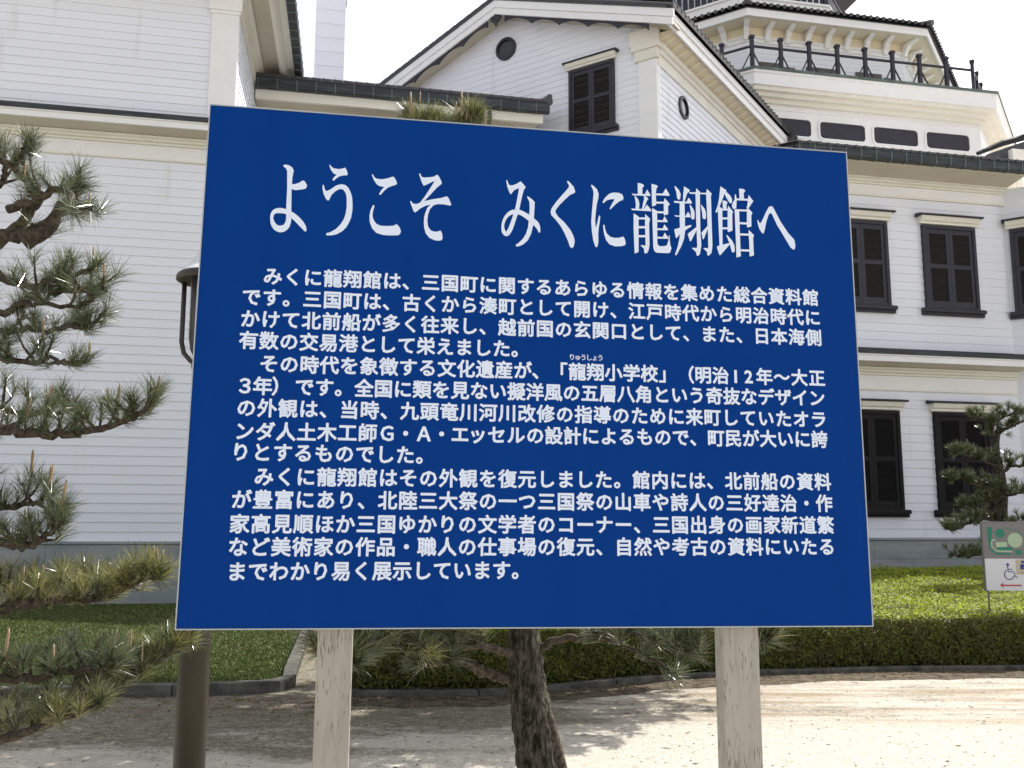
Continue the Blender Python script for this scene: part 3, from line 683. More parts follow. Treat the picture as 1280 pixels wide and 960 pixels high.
# balcony railing
RS = 9.0; ZD = 17.48
rail_p = MB(); rail_p.box(-0.06, 0.06, -0.06, 0.06, 0, 1.52); rail_p.box(-0.085, 0.085, -0.085, 0.085, 1.52, 1.62); rpm = rail_p.mesh('railing_post'); rpm.materials.append(M_DARK)
for k in (7, 0, 1, 2):
    a = corner(RS, k, ZD); b = corner(RS, k + 1, ZD); d = (b - a); ang = math.atan2(d.y, d.x)
    for i in range(8):
        p = a + d * (i / 8); o = put('railing_post', rpm, None, OT, p); o.rotation_euler = (0, 0, ang)
    u = d.normalized()
    for zz in (1.22,):
        m = MB(); m.bar(a + Vector((0, 0, zz)), b + Vector((0, 0, zz)), 0.07, 0.07); m.build('top_rail', M_DARK, OT)
    for i in range(8):
        p = a + d * (i / 8)
        for sg in (-1, 1):
            m = MB(); m.bar(p + u * sg * 0.05 + Vector((0, 0, 0.98)), p + u * sg * 0.52 + Vector((0, 0, 0.05)), 0.04, 0.04); m.build('brace', M_DARK, OT)
# second level
S2 = 6.8; ap2 = S2 * 1.2071
solid(S2, 17.4, S2, 21.0, 'upper_wall', M_SID)
for k in (7, 0, 1):
    a = corner(S2, k, 0); b = corner(S2, k + 1, 0)
    for i in range(14):
        bo = put('siding_board', board_mesh(0.2), None, OT, (a.x, a.y, 17.55 + i * 0.2)); bo.rotation_euler = (0, 0, math.atan2(b.y - a.y, b.x - a.x)); bo.scale = (S2, 1, 1)
ring([(S2, 20.36), (S2 + 0.06, 20.36), (S2 + 0.06, 20.50), (S2 + 0.10, 20.52), (S2 + 0.10, 20.60), (S2, 20.60)], 'upper_moulding', M_WHITE)
ring([(S2, 20.602), (S2 + 0.05, 20.602), (S2 + 0.05, 20.968), (S2, 20.968)], 'frieze_board', M_SOFW)
ring([(S2, 20.97), (S2 + 0.84, 20.97), (S2 + 0.84, 21.05), (S2, 21.05)], 'soffit', M_SOFW)
ring([(S2 + 0.845, 20.86), (S2 + 0.90, 20.86), (S2 + 0.90, 21.20), (S2 + 0.845, 21.20)], 'eave_fascia', M_WHITE)
# curved brackets
br = MB()
bp_ = [(0, 20.40), (0.10, 20.42), (0.16, 20.60), (0.30, 20.80), (0.55, 20.90), (0.62, 20.965), (0.38, 20.965), (0.16, 20.93), (0.05, 20.80), (0, 20.65)]
br.prism_x([(-0.0 - a, b) for a, b in bp_], -0.10, 0.10); brm = br.mesh('eave_bracket'); brm.materials.append(M_WHITE)
for k in (7, 0, 1):
    a = corner(S2 + 0.06, k, 0); b = corner(S2 + 0.06, k + 1, 0); d = b - a; ang = math.atan2(d.y, d.x)
    for i in range(1, 8):
        if k == 0 and i == 0: continue
        o = put('eave_bracket', brm, None, OT, a + d * ((i - 0.0) / 8)); o.rotation_euler = (0, 0, ang)
    o = put('eave_bracket', brm, None, OT, a); o.rotation_euler = (0, 0, ang - rad(22.5)); o.scale = (1, 1.08, 1)
# low dark windows behind the railing
for x0_, w_, zt_ in ((-2.9, 0.95, 19.42), (-1.9, 0.5, 19.3), (-0.9, 1.3, 19.42), (1.25, 1.15, 19.42), (2.5, 0.5, 19.3)):
    m = MB(); m.box(x0_, x0_ + w_, -ap2 - 0.09, -ap2, 17.6, zt_ + 0.16); m.build('low_window', M_GREYW, OT, bevel=0.02)
# roofs: tiled frustum with waved tiles on each face
def oct_roof(s0, z0, s1, z1, name, wt=0.27, faces=(6, 7, 0, 1, 2, 3, 4, 5), rows=9):
    solid(s0 - 0.05, z0 - 0.10, s1, z1 - 0.05, 'roof_deck', M_DARK)
    m = MB()
    for k in faces:
        a0, b0, a1, b1 = corner(s0, k, z0), corner(s0, k + 1, z0), corner(s1, k, z1), corner(s1, k + 1, z1)
        nt_ = int(s0 / wt); sub = 4; cols = nt_ * sub + 1; base = len(m.v)
        for r in range(rows):
            for e in (0, 1):
                t = (r + e) / rows
                A = a0.lerp(a1, t); B = b0.lerp(b1, t); s_len = (B - A).length; c0 = (A + B) / 2; u = (B - A).normalized()
                for i in range(cols):
                    xx = -s0 / 2 + s0 * i / (cols - 1); xx = max(-s_len / 2, min(s_len / 2, xx))
                    p = c0 + u * xx; m.v.append((p.x, p.y, p.z + 0.04 * math.cos(2 * PI * i / sub) + (0.03 if e == 0 else -0.005)))
        for r in range(2 * rows - 1):
            for i in range(cols - 1):
                a = base + r * cols + i; m.f.append((a, a + 1, a + 1 + cols, a + cols))
    o = m.build(name, M_TILE, OT, fix=False); o['kind'] = 'stuff'
    for k in faces:
        h = MB(); h.tube([corner(s0 + 0.06, k, z0 + 0.06), corner(s1, k, z1 + 0.08)], [0.13, 0.10], 8); h.build('hip_tiles', M_TILE, OT)
oct_roof(S2 + 1.02, 21.26, 3.7, 22.6, 'lower_roof_tiles')
et = MB(); et.tube([(0, -0.03, 0), (0, 0.25, 0.09)], [0.075, 0.07], 8); etm = et.mesh('eave_tile'); etm.materials.append(M_TILE)
for k in (7, 0, 1):
    a = corner(S2 + 1.04, k, 21.26); b = corner(S2 + 1.04, k + 1, 21.26); d = b - a; n = 28
    for i in range(n):
        o = put('eave_tile', etm, None, OT, a + d * ((i + 0.5) / n)); o.rotation_euler = (0, 0, math.atan2(d.y, d.x))
# third level
solid(3.25, 22.5, 3.25, 30.5, 'lantern_wall', M_SID)
ring([(3.2, 23.45), (3.45, 23.45), (3.6, 23.62), (3.9, 23.62), (4.0, 23.90), (3.2, 23.90)], 'lantern_cornice', M_CREAM)
ring([(3.2, 23.902), (4.20, 23.902), (4.20, 24.22), (4.27, 24.25), (4.27, 24.34), (3.2, 24.34)], 'lantern_balcony', M_WHITE)
for k in range(8):
    a = corner(4.1, k, 24.35); b = corner(4.1, k + 1, 24.35); d = b - a; n = 14
    pm = MB(); pm.box(-0.11, 0.11, -0.015, 0.015, 0, 0.95)
    pme = bpy.data.meshes.get('balcony_plank') or pm.mesh('balcony_plank')
    if not pme.materials: pme.materials.append(M_DARK)
    for i in range(n):
        o = put('balcony_plank', pme, None, OT, a + d * ((i + 0.5) / n)); o.rotation_euler = (0, 0, math.atan2(d.y, d.x))
    m = MB(); m.bar(a + Vector((0, 0, 1.0)), b + Vector((0, 0, 1.0)), 0.1, 0.09); m.build('top_rail', M_DARK, OT)
    m = MB(); m.box(a.x - 0.09, a.x + 0.09, a.y - 0.09, a.y + 0.09, 23.6 if k in (0,) else 24.2, 25.5); m.build('corner_post', M_DARK, OT)
oct_roof(5.2, 27.6, 2.6, 28.9, 'upper_roof_tiles', rows=5)
solid(2.5, 28.5, 2.5, 31.0, 'belvedere_wall', M_WHITE)
oct_roof(3.5, 31.0, 0.15, 33.6, 'top_roof_tiles', rows=7)

# ---------------------------------------------------------------- lawn, kerbs, hedge
kerb_px = [on_ground(u, v) for u, v in ((-60, 877), (60, 875), (165, 872), (262, 870))]
K = [Vector((-12, 8.7, 0))] + [Vector((p.x, p.y, 0)) for p in kerb_px] + [Vector((-2.35, 9.22, 0)), Vector((-2.18, 9.34, 0)), Vector((-2.10, 9.62, 0)), Vector((-2.22, 10.2, 0)), Vector((-2.95, 14.5, 0)), Vector((-3.3, 17.0, 0)), Vector((-3.75, 19.6, 0))]
def offset(poly, d):
    out = []
    for i, p in enumerate(poly):
        a = poly[max(i - 1, 0)]; b = poly[min(i + 1, len(poly) - 1)]; t = (b - a).normalized()
        out.append(p + Vector((-t.y, t.x, 0)) * d)
    return out
def resample(poly, step):
    out = [poly[0]]; acc = 0
    for a, b in zip(poly[:-1], poly[1:]):
        n = max(1, int((b - a).length / step))
        for i in range(1, n + 1): out.append(a.lerp(b, i / n))
    return out
lawn = MB()
inner = resample(offset(K, 0.13), 0.8)
cpt = []
for p in inner: cpt.append((p.x, p.y))
lb = bpy.data.meshes.new('lawn')
poly = cpt + [(-6.9, 19.2), (-20, 16.4), (-20, 9.0)]
lawn.v = [(x, y, 0.05) for x, y in poly]; lawn.f = [tuple(range(len(poly)))]
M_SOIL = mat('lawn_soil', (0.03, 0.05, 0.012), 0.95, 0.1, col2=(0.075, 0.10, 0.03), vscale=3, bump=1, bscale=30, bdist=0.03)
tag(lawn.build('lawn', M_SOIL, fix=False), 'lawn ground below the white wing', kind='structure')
def kerb_run(line, wd, h, piece, label):
    root = empty('kerb', line[0]); tag(root, label, kind='structure')
    i = 0; pts = resample(line, 0.3)
    seg = []
    L_, R_ = pts, offset(pts, wd)
    k = 0
    while k < len(pts) - 1:
        e = min(k + 4, len(pts) - 1); m = MB(); n = 0
        for j in range(k, e + 1):
            dz = random.uniform(-.004, .004) if j in (k, e) else 0
            a = L_[j]; b = R_[j]
            if j == k: a = a.lerp(L_[j + 1], 0.02); b = b.lerp(R_[j + 1], 0.02)
            m.v += [(a.x - root.location.x, a.y - root.location.y, -0.05), (a.x - root.location.x, a.y - root.location.y, h), (b.x - root.location.x, b.y - root.location.y, h), (b.x - root.location.x, b.y - root.location.y, -0.05)]; n += 1
        for j in range(n - 1):
            q = 4 * j; m.f += [(q, q + 1, q + 5, q + 4), (q + 1, q + 2, q + 6, q + 5), (q + 2, q + 3, q + 7, q + 6)]
        m.f += [(0, 1, 2, 3), tuple(4 * (n - 1) + i for i in (3, 2, 1, 0))]
        m.build('kerb_stone', M_KERB, root, bevel=0.012); k = e
    return root
kerb_run(K, 0.13, 0.11, 1.2, 'grey concrete kerb curving round the corner of the lawn')
HF = [Vector((-1.5, 9.25, 0)), Vector((-0.3, 9.3, 0)), Vector((0.5, 9.65, 0)), Vector((1.32, 10.12, 0)), Vector((2.5, 10.55, 0)), Vector((4.05, 10.86, 0)), Vector((5.71, 10.99, 0)), Vector((8, 11.15, 0)), Vector((13, 11.5, 0))]
kerb_run([p + Vector((0, -0.16, 0)) for p in HF], 0.12, 0.05, 1.2, 'low dark kerb along the foot of the azalea hedge')
# dark earth-toned strip painting the hedge's shade onto the gravel
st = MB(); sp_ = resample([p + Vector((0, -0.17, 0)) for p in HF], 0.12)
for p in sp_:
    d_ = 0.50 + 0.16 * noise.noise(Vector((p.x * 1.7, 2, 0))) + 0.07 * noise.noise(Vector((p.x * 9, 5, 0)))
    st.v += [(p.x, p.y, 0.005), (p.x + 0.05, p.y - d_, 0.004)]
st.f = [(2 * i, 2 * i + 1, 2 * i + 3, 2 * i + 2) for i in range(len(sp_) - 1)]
M_SHADE_EARTH = mat('hedge_shade_earth', (0.045, 0.036, 0.025), 0.95, 0.1, col2=(0.15, 0.125, 0.09), vscale=9, bump=1, bscale=45, bdist=0.02)
tag(st.build('hedge_shade_strip', M_SHADE_EARTH, fix=False), 'dark earth-toned strip painted as hedge shade along the foot of the hedge', kind='structure')
# lawn grass
def in_lawn(x, y):
    c = False; n = len(poly); j = n - 1
    for i in range(n):
        xi, yi = poly[i]; xj, yj = poly[j]
        if (yi > y) != (yj > y) and x < (xj - xi) * (y - yi) / (yj - yi) + xi: c = not c
        j = i
    return c
gv, gf, gl = [], [], []; c_ = 0
while c_ < 90000:
    y = 8.8 + 10 * rng.random() ** 1.6; x = -0.62 * y + rng.random() * (0.62 * y - 2.0)
    if not in_lawn(x, y): continue
    h = 0.010 + 0.024 * rng.random(); a = rng.random() * PI; wd = 0.006 + 0.004 * y / 9
    dx, dy = math.cos(a) * wd, math.sin(a) * wd; lx, ly = (rng.random(2) - .5) * 0.06
    gv += [(x - dx, y - dy, 0.045), (x + dx, y + dy, 0.045), (x + lx, y + ly, 0.05 + h)]; n3 = 3 * c_; gf += [n3, n3 + 1, n3 + 2]; gl.append(3); c_ += 1
tag(put('grass', np_mesh('grass', gv, gf, gl), M_GRASS), 'short green grass of the shaded lawn', 'grass', kind='stuff')

# azalea hedge: a woody body and a skin of small leaves
hx = np.array([p.x for p in HF]); hy = np.array([p.y for p in HF])
def front(x): return np.interp(x, hx, hy)
def back(x): return 17.3 + 0.2 * (x - 2)
def hnoise(x, y, s=1.0): return noise.noise(Vector((x * s, y * s, 3.3)))
def htop(x, y):
    d = y - front(x)
    e = min(1.0, max(0.0, d / 0.6)); sd_ = min(1.0, max(0.0, (x + 1.5) / 0.3))
    return (0.30 + 0.27 * math.sqrt(max(0.0, 1 - (1 - e) ** 2)) + 0.031 * max(0, d) + 0.05 * hnoise(x, y, 1.3) + 0.03 * hnoise(x, y, 5)) * (0.6 + 0.4 * sd_)
HD = empty('azalea_hedge', (4.0, 11.0, 0)); tag(HD, 'wide clipped azalea hedge with yellow-green top, in front of the shuttered wing', 'hedge')
hb = MB(); nxh, nyh = 90, 44
X_ = np.linspace(-1.45, 12.8, nxh)
for j in range(nyh + 1):
    for i in range(nxh):
        x = float(X_[i]); fy, by = float(front(x)), float(back(x))
        if j == 0: hb.v.append((x, fy + 0.12, 0.0))
        elif j == 1: hb.v.append((x, fy + 0.05 + 0.03 * hnoise(x * 3, 1, 3), 0.30))
        elif j == nyh: hb.v.append((x, by, 0))
        else:
            t = ((j - 2) / (nyh - 3)) ** 1.7; y = fy + 0.06 + (by - fy - 0.06) * t
            hb.v.append((x, y, htop(x, y) - 0.035 + 0.015 * hnoise(x, y, 14)))
for j in range(nyh):
    for i in range(nxh - 1):
        a = j * nxh + i; hb.f.append((a, a + 1, a + 1 + nxh, a + nxh))
# left end
hb.f.append(tuple(j * nxh for j in range(nyh + 1)))
for v in range(len(hb.v)): hb.v[v] = (hb.v[v][0] - 4.0, hb.v[v][1] - 11.0, hb.v[v][2])
hbo = hb.build('hedge_body', M_HBODY, HD, fix=False)
def leaves(name, pts, nrm, size, mt, parent, org, var=0.5, tilt=0.9, alive=True):
    n = len(pts); pts = np.asarray(pts) - np.asarray(org); nrm = np.asarray(nrm)
    d = rng.normal(size=(n, 3)) * tilt * 0.6 + nrm; d /= np.linalg.norm(d, axis=1)[:, None]
    t = rng.normal(size=(n, 3)); t -= d * (t * d).sum(1)[:, None]; t /= np.linalg.norm(t, axis=1)[:, None]
    b = np.cross(d, t); s = (size * (1 + var * (rng.random(n) - .5)))[:, None] if np.ndim(size) == 0 else (size * (1 + var * (rng.random(n) - .5)))[:, None]
    V = np.stack([pts - t * s, pts + b * s * 0.42 - t * s * 0.1, pts + t * s, pts - b * s * 0.42 - t * s * 0.1], 1).reshape(-1, 3)
    F = np.arange(4 * n)
    o = put(name, np_mesh(name, V, F, np.full(n, 4)), mt, parent); o['kind'] = 'stuff'; return o
P_, N_s, S_ = [], [], []
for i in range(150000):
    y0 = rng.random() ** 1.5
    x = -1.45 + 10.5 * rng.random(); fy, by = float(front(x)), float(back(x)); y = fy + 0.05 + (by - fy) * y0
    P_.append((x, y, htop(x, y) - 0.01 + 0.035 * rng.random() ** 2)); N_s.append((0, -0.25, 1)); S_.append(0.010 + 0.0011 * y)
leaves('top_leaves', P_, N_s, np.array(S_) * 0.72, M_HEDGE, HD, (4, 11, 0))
P_, N_s = [], []
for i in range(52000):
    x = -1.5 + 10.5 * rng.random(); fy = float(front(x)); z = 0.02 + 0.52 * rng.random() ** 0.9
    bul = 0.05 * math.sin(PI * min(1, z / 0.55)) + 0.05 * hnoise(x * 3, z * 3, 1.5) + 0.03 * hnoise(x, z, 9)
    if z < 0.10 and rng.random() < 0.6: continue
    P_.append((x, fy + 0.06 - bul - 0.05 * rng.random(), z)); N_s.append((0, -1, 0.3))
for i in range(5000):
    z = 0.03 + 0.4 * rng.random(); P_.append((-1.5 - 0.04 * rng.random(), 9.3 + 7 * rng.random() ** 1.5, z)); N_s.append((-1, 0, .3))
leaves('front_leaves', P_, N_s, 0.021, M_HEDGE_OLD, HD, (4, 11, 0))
P_, N_s = [], []
for i in range(3500):
    x = -1.4 + 10.4 * rng.random(); fy, by = float(front(x)), float(back(x)); y = fy + 0.08 + (by - fy) * rng.random() ** 1.5
    if hnoise(x, y, 2.1) < 0.02: continue
    P_.append((x, y, htop(x, y) + 0.02 + 0.05 * rng.random())); N_s.append((0, -1, .4))
leaves('shoot_leaves', P_, N_s, 0.026, M_HEDGE, HD, (4, 11, 0))
# dead leaves on the soil by the kerbs
P_, N_s = [], []
for i in range(1500):
    if rng.random() < 0.5: x = -3.6 + 2.4 * rng.random(); y = 9.0 - 0.9 * rng.random() ** 1.5
    else: x = -2.2 + 8 * rng.random(); y = float(front(x)) - 0.2 - 0.6 * rng.random() ** 1.6
    P_.append((x, y, 0.008)); N_s.append((0, 0, 1))
M_LITTER = leaf_mat('leaf_litter', (0.06, 0.035, 0.02), (0.34, 0.22, 0.15), 0.8, 0.0, 0.2)
lt = leaves('leaf_litter', P_, N_s, 0.016, M_LITTER, None, (0, 0, 0), tilt=0.4); tag(lt, 'dead brown leaves lying along the kerbs', 'leaves', kind='stuff')

# ---------------------------------------------------------------- lamp post behind the board
lp = at_depth(243, 825, 4.3)
LP = empty('lamp_post', (lp.x, lp.y, 0)); tag(LP, 'olive grey lamp post with caged lantern, partly hidden by the blue board', 'lamp post')
m = MB(); m.tube([(0, 0, 0), (0, 0, 2.26)], [0.068, 0.064], 28); m.build('pole', M_POLE, LP, smooth=True)
zl = 2.25
m = MB(); m.lathe([(0.0, 0.0), (0.075, 0.0), (0.08, 0.03), (0.055, 0.05), (0.05, 0.06), (0.0, 0.06)], 24)
m.v = [(x, y, z + zl) for x, y, z in m.v]; m.build('lantern_base', M_LAMP, LP, smooth=True)
m = MB(); m.lathe([(0.0, 2.30), (0.06, 2.305), (0.085, 2.34), (0.098, 2.40), (0.10, 2.66), (0.0, 2.66)], 28); m.build('lamp_glass', M_GLASSW, LP, smooth=True)
arm = MB(); arm.tube([(0.05, 0, 2.28), (0.085, 0, 2.295), (0.115, 0, 2.33), (0.127, 0, 2.38), (0.128, 0, 2.66)], 0.0115, 8, jit=0)
am = arm.mesh('cage_arm'); [setattr(p_, 'use_smooth', True) for p_ in am.polygons]; am.materials.append(M_LAMP)
for k in range(6):
    o = put('cage_arm', am, None, LP); o.rotation_euler = (0, 0, rad(60 * k + 180 + 8))
m = MB(); m.lathe([(0.0, 2.675), (0.10, 2.675), (0.150, 2.662), (0.165, 2.668), (0.163, 2.688), (0.155, 2.696)], 32); m.build('hood_rim', M_LAMP, LP, smooth=True)
m = MB(); m.lathe([(0.158, 2.692), (0.140, 2.712), (0.112, 2.733), (0.096, 2.765), (0.075, 2.80), (0.04, 2.825), (0.0, 2.83)], 32); m.build('lamp_hood', M_HOOD, LP, smooth=True)

# ---------------------------------------------------------------- small direction sign at the right
p = at_depth(1227.5, 653, 11.5); bw, bh = 0.68, 0.797
DS = empty('direction_sign', (p.x, p.y, 0), rad(-3)); tag(DS, 'small grey and white direction board with wheelchair mark and red arrow at the right edge', 'sign')
z1 = p.z; z0 = z1 - bh; zg = z1 - 0.425
MG = mat('grey_map_print', (0.20, 0.19, 0.195), 0.5, 0.3); MW = mat('white_panel', (0.66, 0.67, 0.72), 0.5, 0.3); MGR = mat('dark_green_print', (0.03, 0.20, 0.14), 0.5, 0.3)
MLG = mat('pale_green_print', (0.38, 0.50, 0.35), 0.5, 0.3); MNV = mat('navy_print', (0.03, 0.045, 0.20), 0.5, 0.3); MRD = mat('red_print', (0.45, 0.05, 0.07), 0.5, 0.3); MBG = mat('beige_print', (0.50, 0.44, 0.35), 0.5, 0.3)
MLEG = mat('grey_steel_leg', (0.16, 0.16, 0.155), 0.5, 0.4)
m = MB(); m.box(0, bw, 0, 0.035, z0, z1); m.build('board', MW, DS, bevel=0.003)
m = MB(); m.box(-0.012, 0, -0.004, 0.04, z0 - 0.008, z1 + 0.012); m.box(bw, bw + 0.012, -0.004, 0.04, z0 - 0.008, z1 + 0.012); m.box(0, bw, -0.0035, 0.039, z1, z1 + 0.012); m.build('board_frame', MLEG, DS)
for lx in (0.03, bw - 0.06):
    m = MB(); m.box(lx, lx + 0.018, 0.041, 0.059, 0, z1 - 0.05); m.build('leg', MLEG, DS)
def S(zx, zy): return ((zx - 268) / 408.0, z1 - (zy - 618) / 408.0)
def flat(pts, name, mt, layer, parent=DS):
    m = MB(); m.v = [(x, -0.001 - 0.0008 * layer, z) for x, z in pts]; m.f = [tuple(range(len(pts)))]
    me = m.mesh(name); import bmesh
    bm = bmesh.new(); bm.from_mesh(me); bmesh.ops.triangulate(bm, faces=bm.faces); bm.to_mesh(me); bm.free(); return put(name, me, mt, parent)
def disc(zx, zy, r, n=24, a0=0): return [((zx + r * math.cos(2 * PI * k / n + a0) - 268) / 408, z1 - (zy + r * math.sin(2 * PI * k / n + a0) - 618) / 408) for k in range(n)]
def ribbon2(pts, wd, name, mt, layer):
    l, r = [], []
    for i, p in enumerate(pts):
        a = Vector(pts[max(0, i - 1)]); b = Vector(pts[min(len(pts) - 1, i + 1)]); d = (b - a).normalized(); n = Vector((-d.y, d.x)) * wd / 2
        l.append(S(p[0] + n.x, p[1] + n.y)); r.append(S(p[0] - n.x, p[1] - n.y))
    m = MB(); yy = -0.001 - 0.0008 * layer
    m.v = [(x, yy, z) for x, z in l] + [(x, yy, z) for x, z in r]; n = len(l); m.f = [(i, i + 1, n + i + 1, n + i) for i in range(n - 1)]; put(name, m.mesh(name), mt, DS)
flat([(0.0, z1), (bw, z1), (bw, zg), (0.0, zg)], 'map_panel', MG, 0)
flat([S(289, 640), S(313, 640), S(313, 668), S(303, 708), S(296, 720), S(289, 700)], 'map_print', MGR, 1)
flat(disc(349, 670, 23), 'map_print', MGR, 1)
ribbon2([(372, 645), (400, 650), (440, 662), (450, 680)], 4, 'map_print', MGR, 1)
ribbon2([(304, 700), (297, 722), (298, 745), (322, 768), (395, 769)], 9, 'map_print', MGR, 1)
ribbon2([(325, 702), (312, 703), (306, 712), (307, 735), (330, 755), (400, 757)], 7, 'map_print', MLG, 2)
flat([S(325, 712), S(378, 711), S(379, 735), S(326, 737)], 'map_print', MLG, 3)
flat([S(330, 738), S(395, 735), S(410, 742), S(398, 752), S(330, 750)], 'map_print', MGR, 1)
flat(disc(418, 703, 36, 12, 0.2), 'map_print', MLG, 3)
flat([S(415, 750), S(445, 748), S(445, 772), S(415, 772)], 'map_print', MGR, 1)
# wheelchair mark
flat(disc(375, 820, 7, 14), 'wheelchair_mark', MNV, 1)
ribbon2([(374, 828), (375, 854), (402, 854), (408, 878), (418, 880)], 5, 'wheelchair_mark', MNV, 1)
ribbon2([(376, 842), (396, 842)], 4, 'wheelchair_mark', MNV, 2)
ribbon2([(368, 846), (358, 857), (357, 873), (366, 887), (381, 891), (395, 884), (400, 872)], 4.5, 'wheelchair_mark', MNV, 3)
flat([S(413, 795), S(478, 795), S(478, 867), S(413, 867)], 'beige_panel', MBG, 1)
flat(disc(446, 807, 7, 14), 'care_mark', MNV, 2)
flat([S(434, 818), S(460, 818), S(461, 842), S(433, 842)], 'care_mark', MNV, 2); flat(disc(453, 834, 4, 12), 'care_mark', MW, 3)
ribbon2([(428, 857), (468, 857)], 3, 'care_mark', MG, 2)
ribbon2([(345, 918), (434, 918)], 7, 'red_arrow', MRD, 1)
flat([S(332, 917), S(350, 903), S(345, 916), S(350, 931)], 'red_arrow', MRD, 2)

# ---------------------------------------------------------------- pines
def catmull(pts, n=5):
    pts = [Vector(p) for p in pts]; out = []
    P = [pts[0] * 2 - pts[1]] + pts + [pts[-1] * 2 - pts[-2]]
    for i in range(1, len(P) - 2):
        for k in range(n):
            t = k / n; a, b, c, d = P[i - 1], P[i], P[i + 1], P[i + 2]
            out.append(0.5 * ((2 * b) + (c - a) * t + (2 * a - 5 * b + 4 * c - d) * t * t + (3 * b - a - 3 * c + d) * t ** 3))
    out.append(pts[-1]); return out
def needles_mesh(tufts, nn, wd, name):
    """tufts: (pos, axis, length, spread)"""
    n = len(tufts); tot = n * nn
    pos = np.repeat(np.array([t[0][:] for t in tufts]), nn, 0); ax = np.repeat(np.array([t[1][:] for t in tufts]), nn, 0)
    Ln = np.repeat(np.array([t[2] for t in tufts]), nn) * (0.7 + 0.45 * rng.random(tot)); sp = np.repeat(np.array([t[3] for t in tufts]), nn)
    ax /= np.linalg.norm(ax, axis=1)[:, None]
    th = (0.15 + 0.85 * rng.random(tot) ** 0.7) * sp
    r = rng.normal(size=(tot, 3)); r -= ax * (r * ax).sum(1)[:, None]; r /= np.linalg.norm(r, axis=1)[:, None]
    d = ax * np.cos(th)[:, None] + r * np.sin(th)[:, None]
    base = pos - ax * (rng.random(tot) * 0.55 * np.repeat(np.array([t[2] for t in tufts]), nn))[:, None] + r * 0.003
    s = np.cross(d, rng.normal(size=(tot, 3))); s /= np.linalg.norm(s, axis=1)[:, None]
    droop = np.zeros((tot, 3)); droop[:, 2] = -0.07 * Ln * (0.3 + rng.random(tot))
    h = wd / 2
    mid = base + d * (Ln * 0.55)[:, None] + droop * 0.25; tip = base + d * Ln[:, None] + droop
    V = np.stack([base - s * h, base + s * h, mid + s * h * 0.9, mid - s * h * 0.9, tip], 1).reshape(-1, 3)
    i0 = np.arange(tot)[:, None] * 5
    F = np.concatenate([i0 + [0, 1, 2, 3], i0 + [3, 2, 4]], 1).ravel()
    return np_mesh(name, V, F, np.tile([4, 3], tot))
def rv(s=1.0): return Vector((random.gauss(0, s), random.gauss(0, s), random.gauss(0, s)))
class Pine:
    def __init__(s, name, loc, label, wd, nlen, nn):
        s.root = empty(name, loc); tag(s.root, label, 'tree'); s.o = Vector(loc); s.wd = wd; s.nl = nlen; s.nn = nn
        s.tw = MB(); s.tufts = []; s.tuftsy = []; s.c = []
    def limb(s, pts, r0, r1, name='branch', n=9, jit=0.05, wig=0.0):
        pts = catmull([Vector(p) - s.o for p in pts], 6)
        if wig: pts = [p + rv(wig) if 0 < i < len(pts) - 1 else p for i, p in enumerate(pts)]
        rs = [(r0 + (r1 - r0) * i / (len(pts) - 1)) for i in range(len(pts))]
        m = MB(); m.tube(pts, rs, n, jit=jit); m.build(name, M_BARK if name == 'trunk' else M_TWIG, s.root, smooth=True); return pts
    def pad(s, pts, r0, r1, dens=24, tl=0.16, up=0.55, yellow=0.0, start=0.0, candle=0.12, clen=0.07, scale=1.0, spread=1.0, wig=0.006, draw=True):
        P = s.limb(pts, r0, r1, wig=wig) if draw else catmull([Vector(p) - s.o for p in pts], 6)
        tot = sum((b - a).length for a, b in zip(P[:-1], P[1:])); n = max(3, int(tot * dens))
        for i in range(n):
            t = start + (1 - start) * (i + random.random()) / n
            k = min(len(P) - 2, int(t * (len(P) - 1))); f = t * (len(P) - 1) - k; a = P[k].lerp(P[k + 1], f); d = (P[k + 1] - P[k]).normalized()
            side = Vector((random.gauss(0, 1), random.gauss(0, 1), random.gauss(0.35, 0.35))).normalized()
            v = (d * random.uniform(0.1, 0.9) + side * 0.9 + Vector((0, 0, up * random.random()))).normalized()
            ln = tl * random.uniform(0.35, 1.1) * (1.0 - 0.45 * t)
            b = a + v * ln * 0.55 + rv(0.006); c = b + (v + Vector((0, 0, up * 0.9))).normalized() * ln * 0.5
            s.tw.tube([a, b, c], [0.007 * scale, 0.005 * scale, 0.0035 * scale], 5, jit=0.2)
            axis = (c - b).normalized() + Vector((0, 0, 0.45)) + rv(0.22)
            tgt = s.tuftsy if random.random() < yellow else s.tufts
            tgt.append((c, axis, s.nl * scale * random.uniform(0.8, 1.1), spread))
            if random.random() < 0.4: tgt.append((b, (v + Vector((0, 0, .3))), s.nl * scale * random.uniform(0.7, 1), spread))
            if random.random() < candle: s.c.append((c, clen * random.uniform(0.5, 1.2)))
        e = P[-1]; d = (P[-1] - P[-2]).normalized() + Vector((0, 0, 0.3)); s.tufts.append((e, d, s.nl * scale, 1.0))
    def finish(s, maxc=60):
        o = s.tw.build('twigs', M_TWIG, s.root, smooth=True, fix=False); o['kind'] = 'stuff'
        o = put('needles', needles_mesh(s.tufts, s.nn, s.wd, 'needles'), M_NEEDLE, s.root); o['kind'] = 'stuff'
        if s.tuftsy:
            o = put('sun_tinted_needles', needles_mesh(s.tuftsy, s.nn, s.wd, 'sun_tinted_needles'), M_NEEDLE_Y, s.root); o['kind'] = 'stuff'
        for p, ln in s.c:
            m = MB(); q = p + Vector((random.gauss(0, .08), random.gauss(0, .08), 1)).normalized() * ln; r = max(0.0035, 0.055 * ln)
            m.tube([p, p.lerp(q, 0.3), p.lerp(q, 0.8), q], [r * 0.9, r * 1.1, r, r * 0.45], 7); m.build('candle', M_CANDLE, s.root, smooth=True)
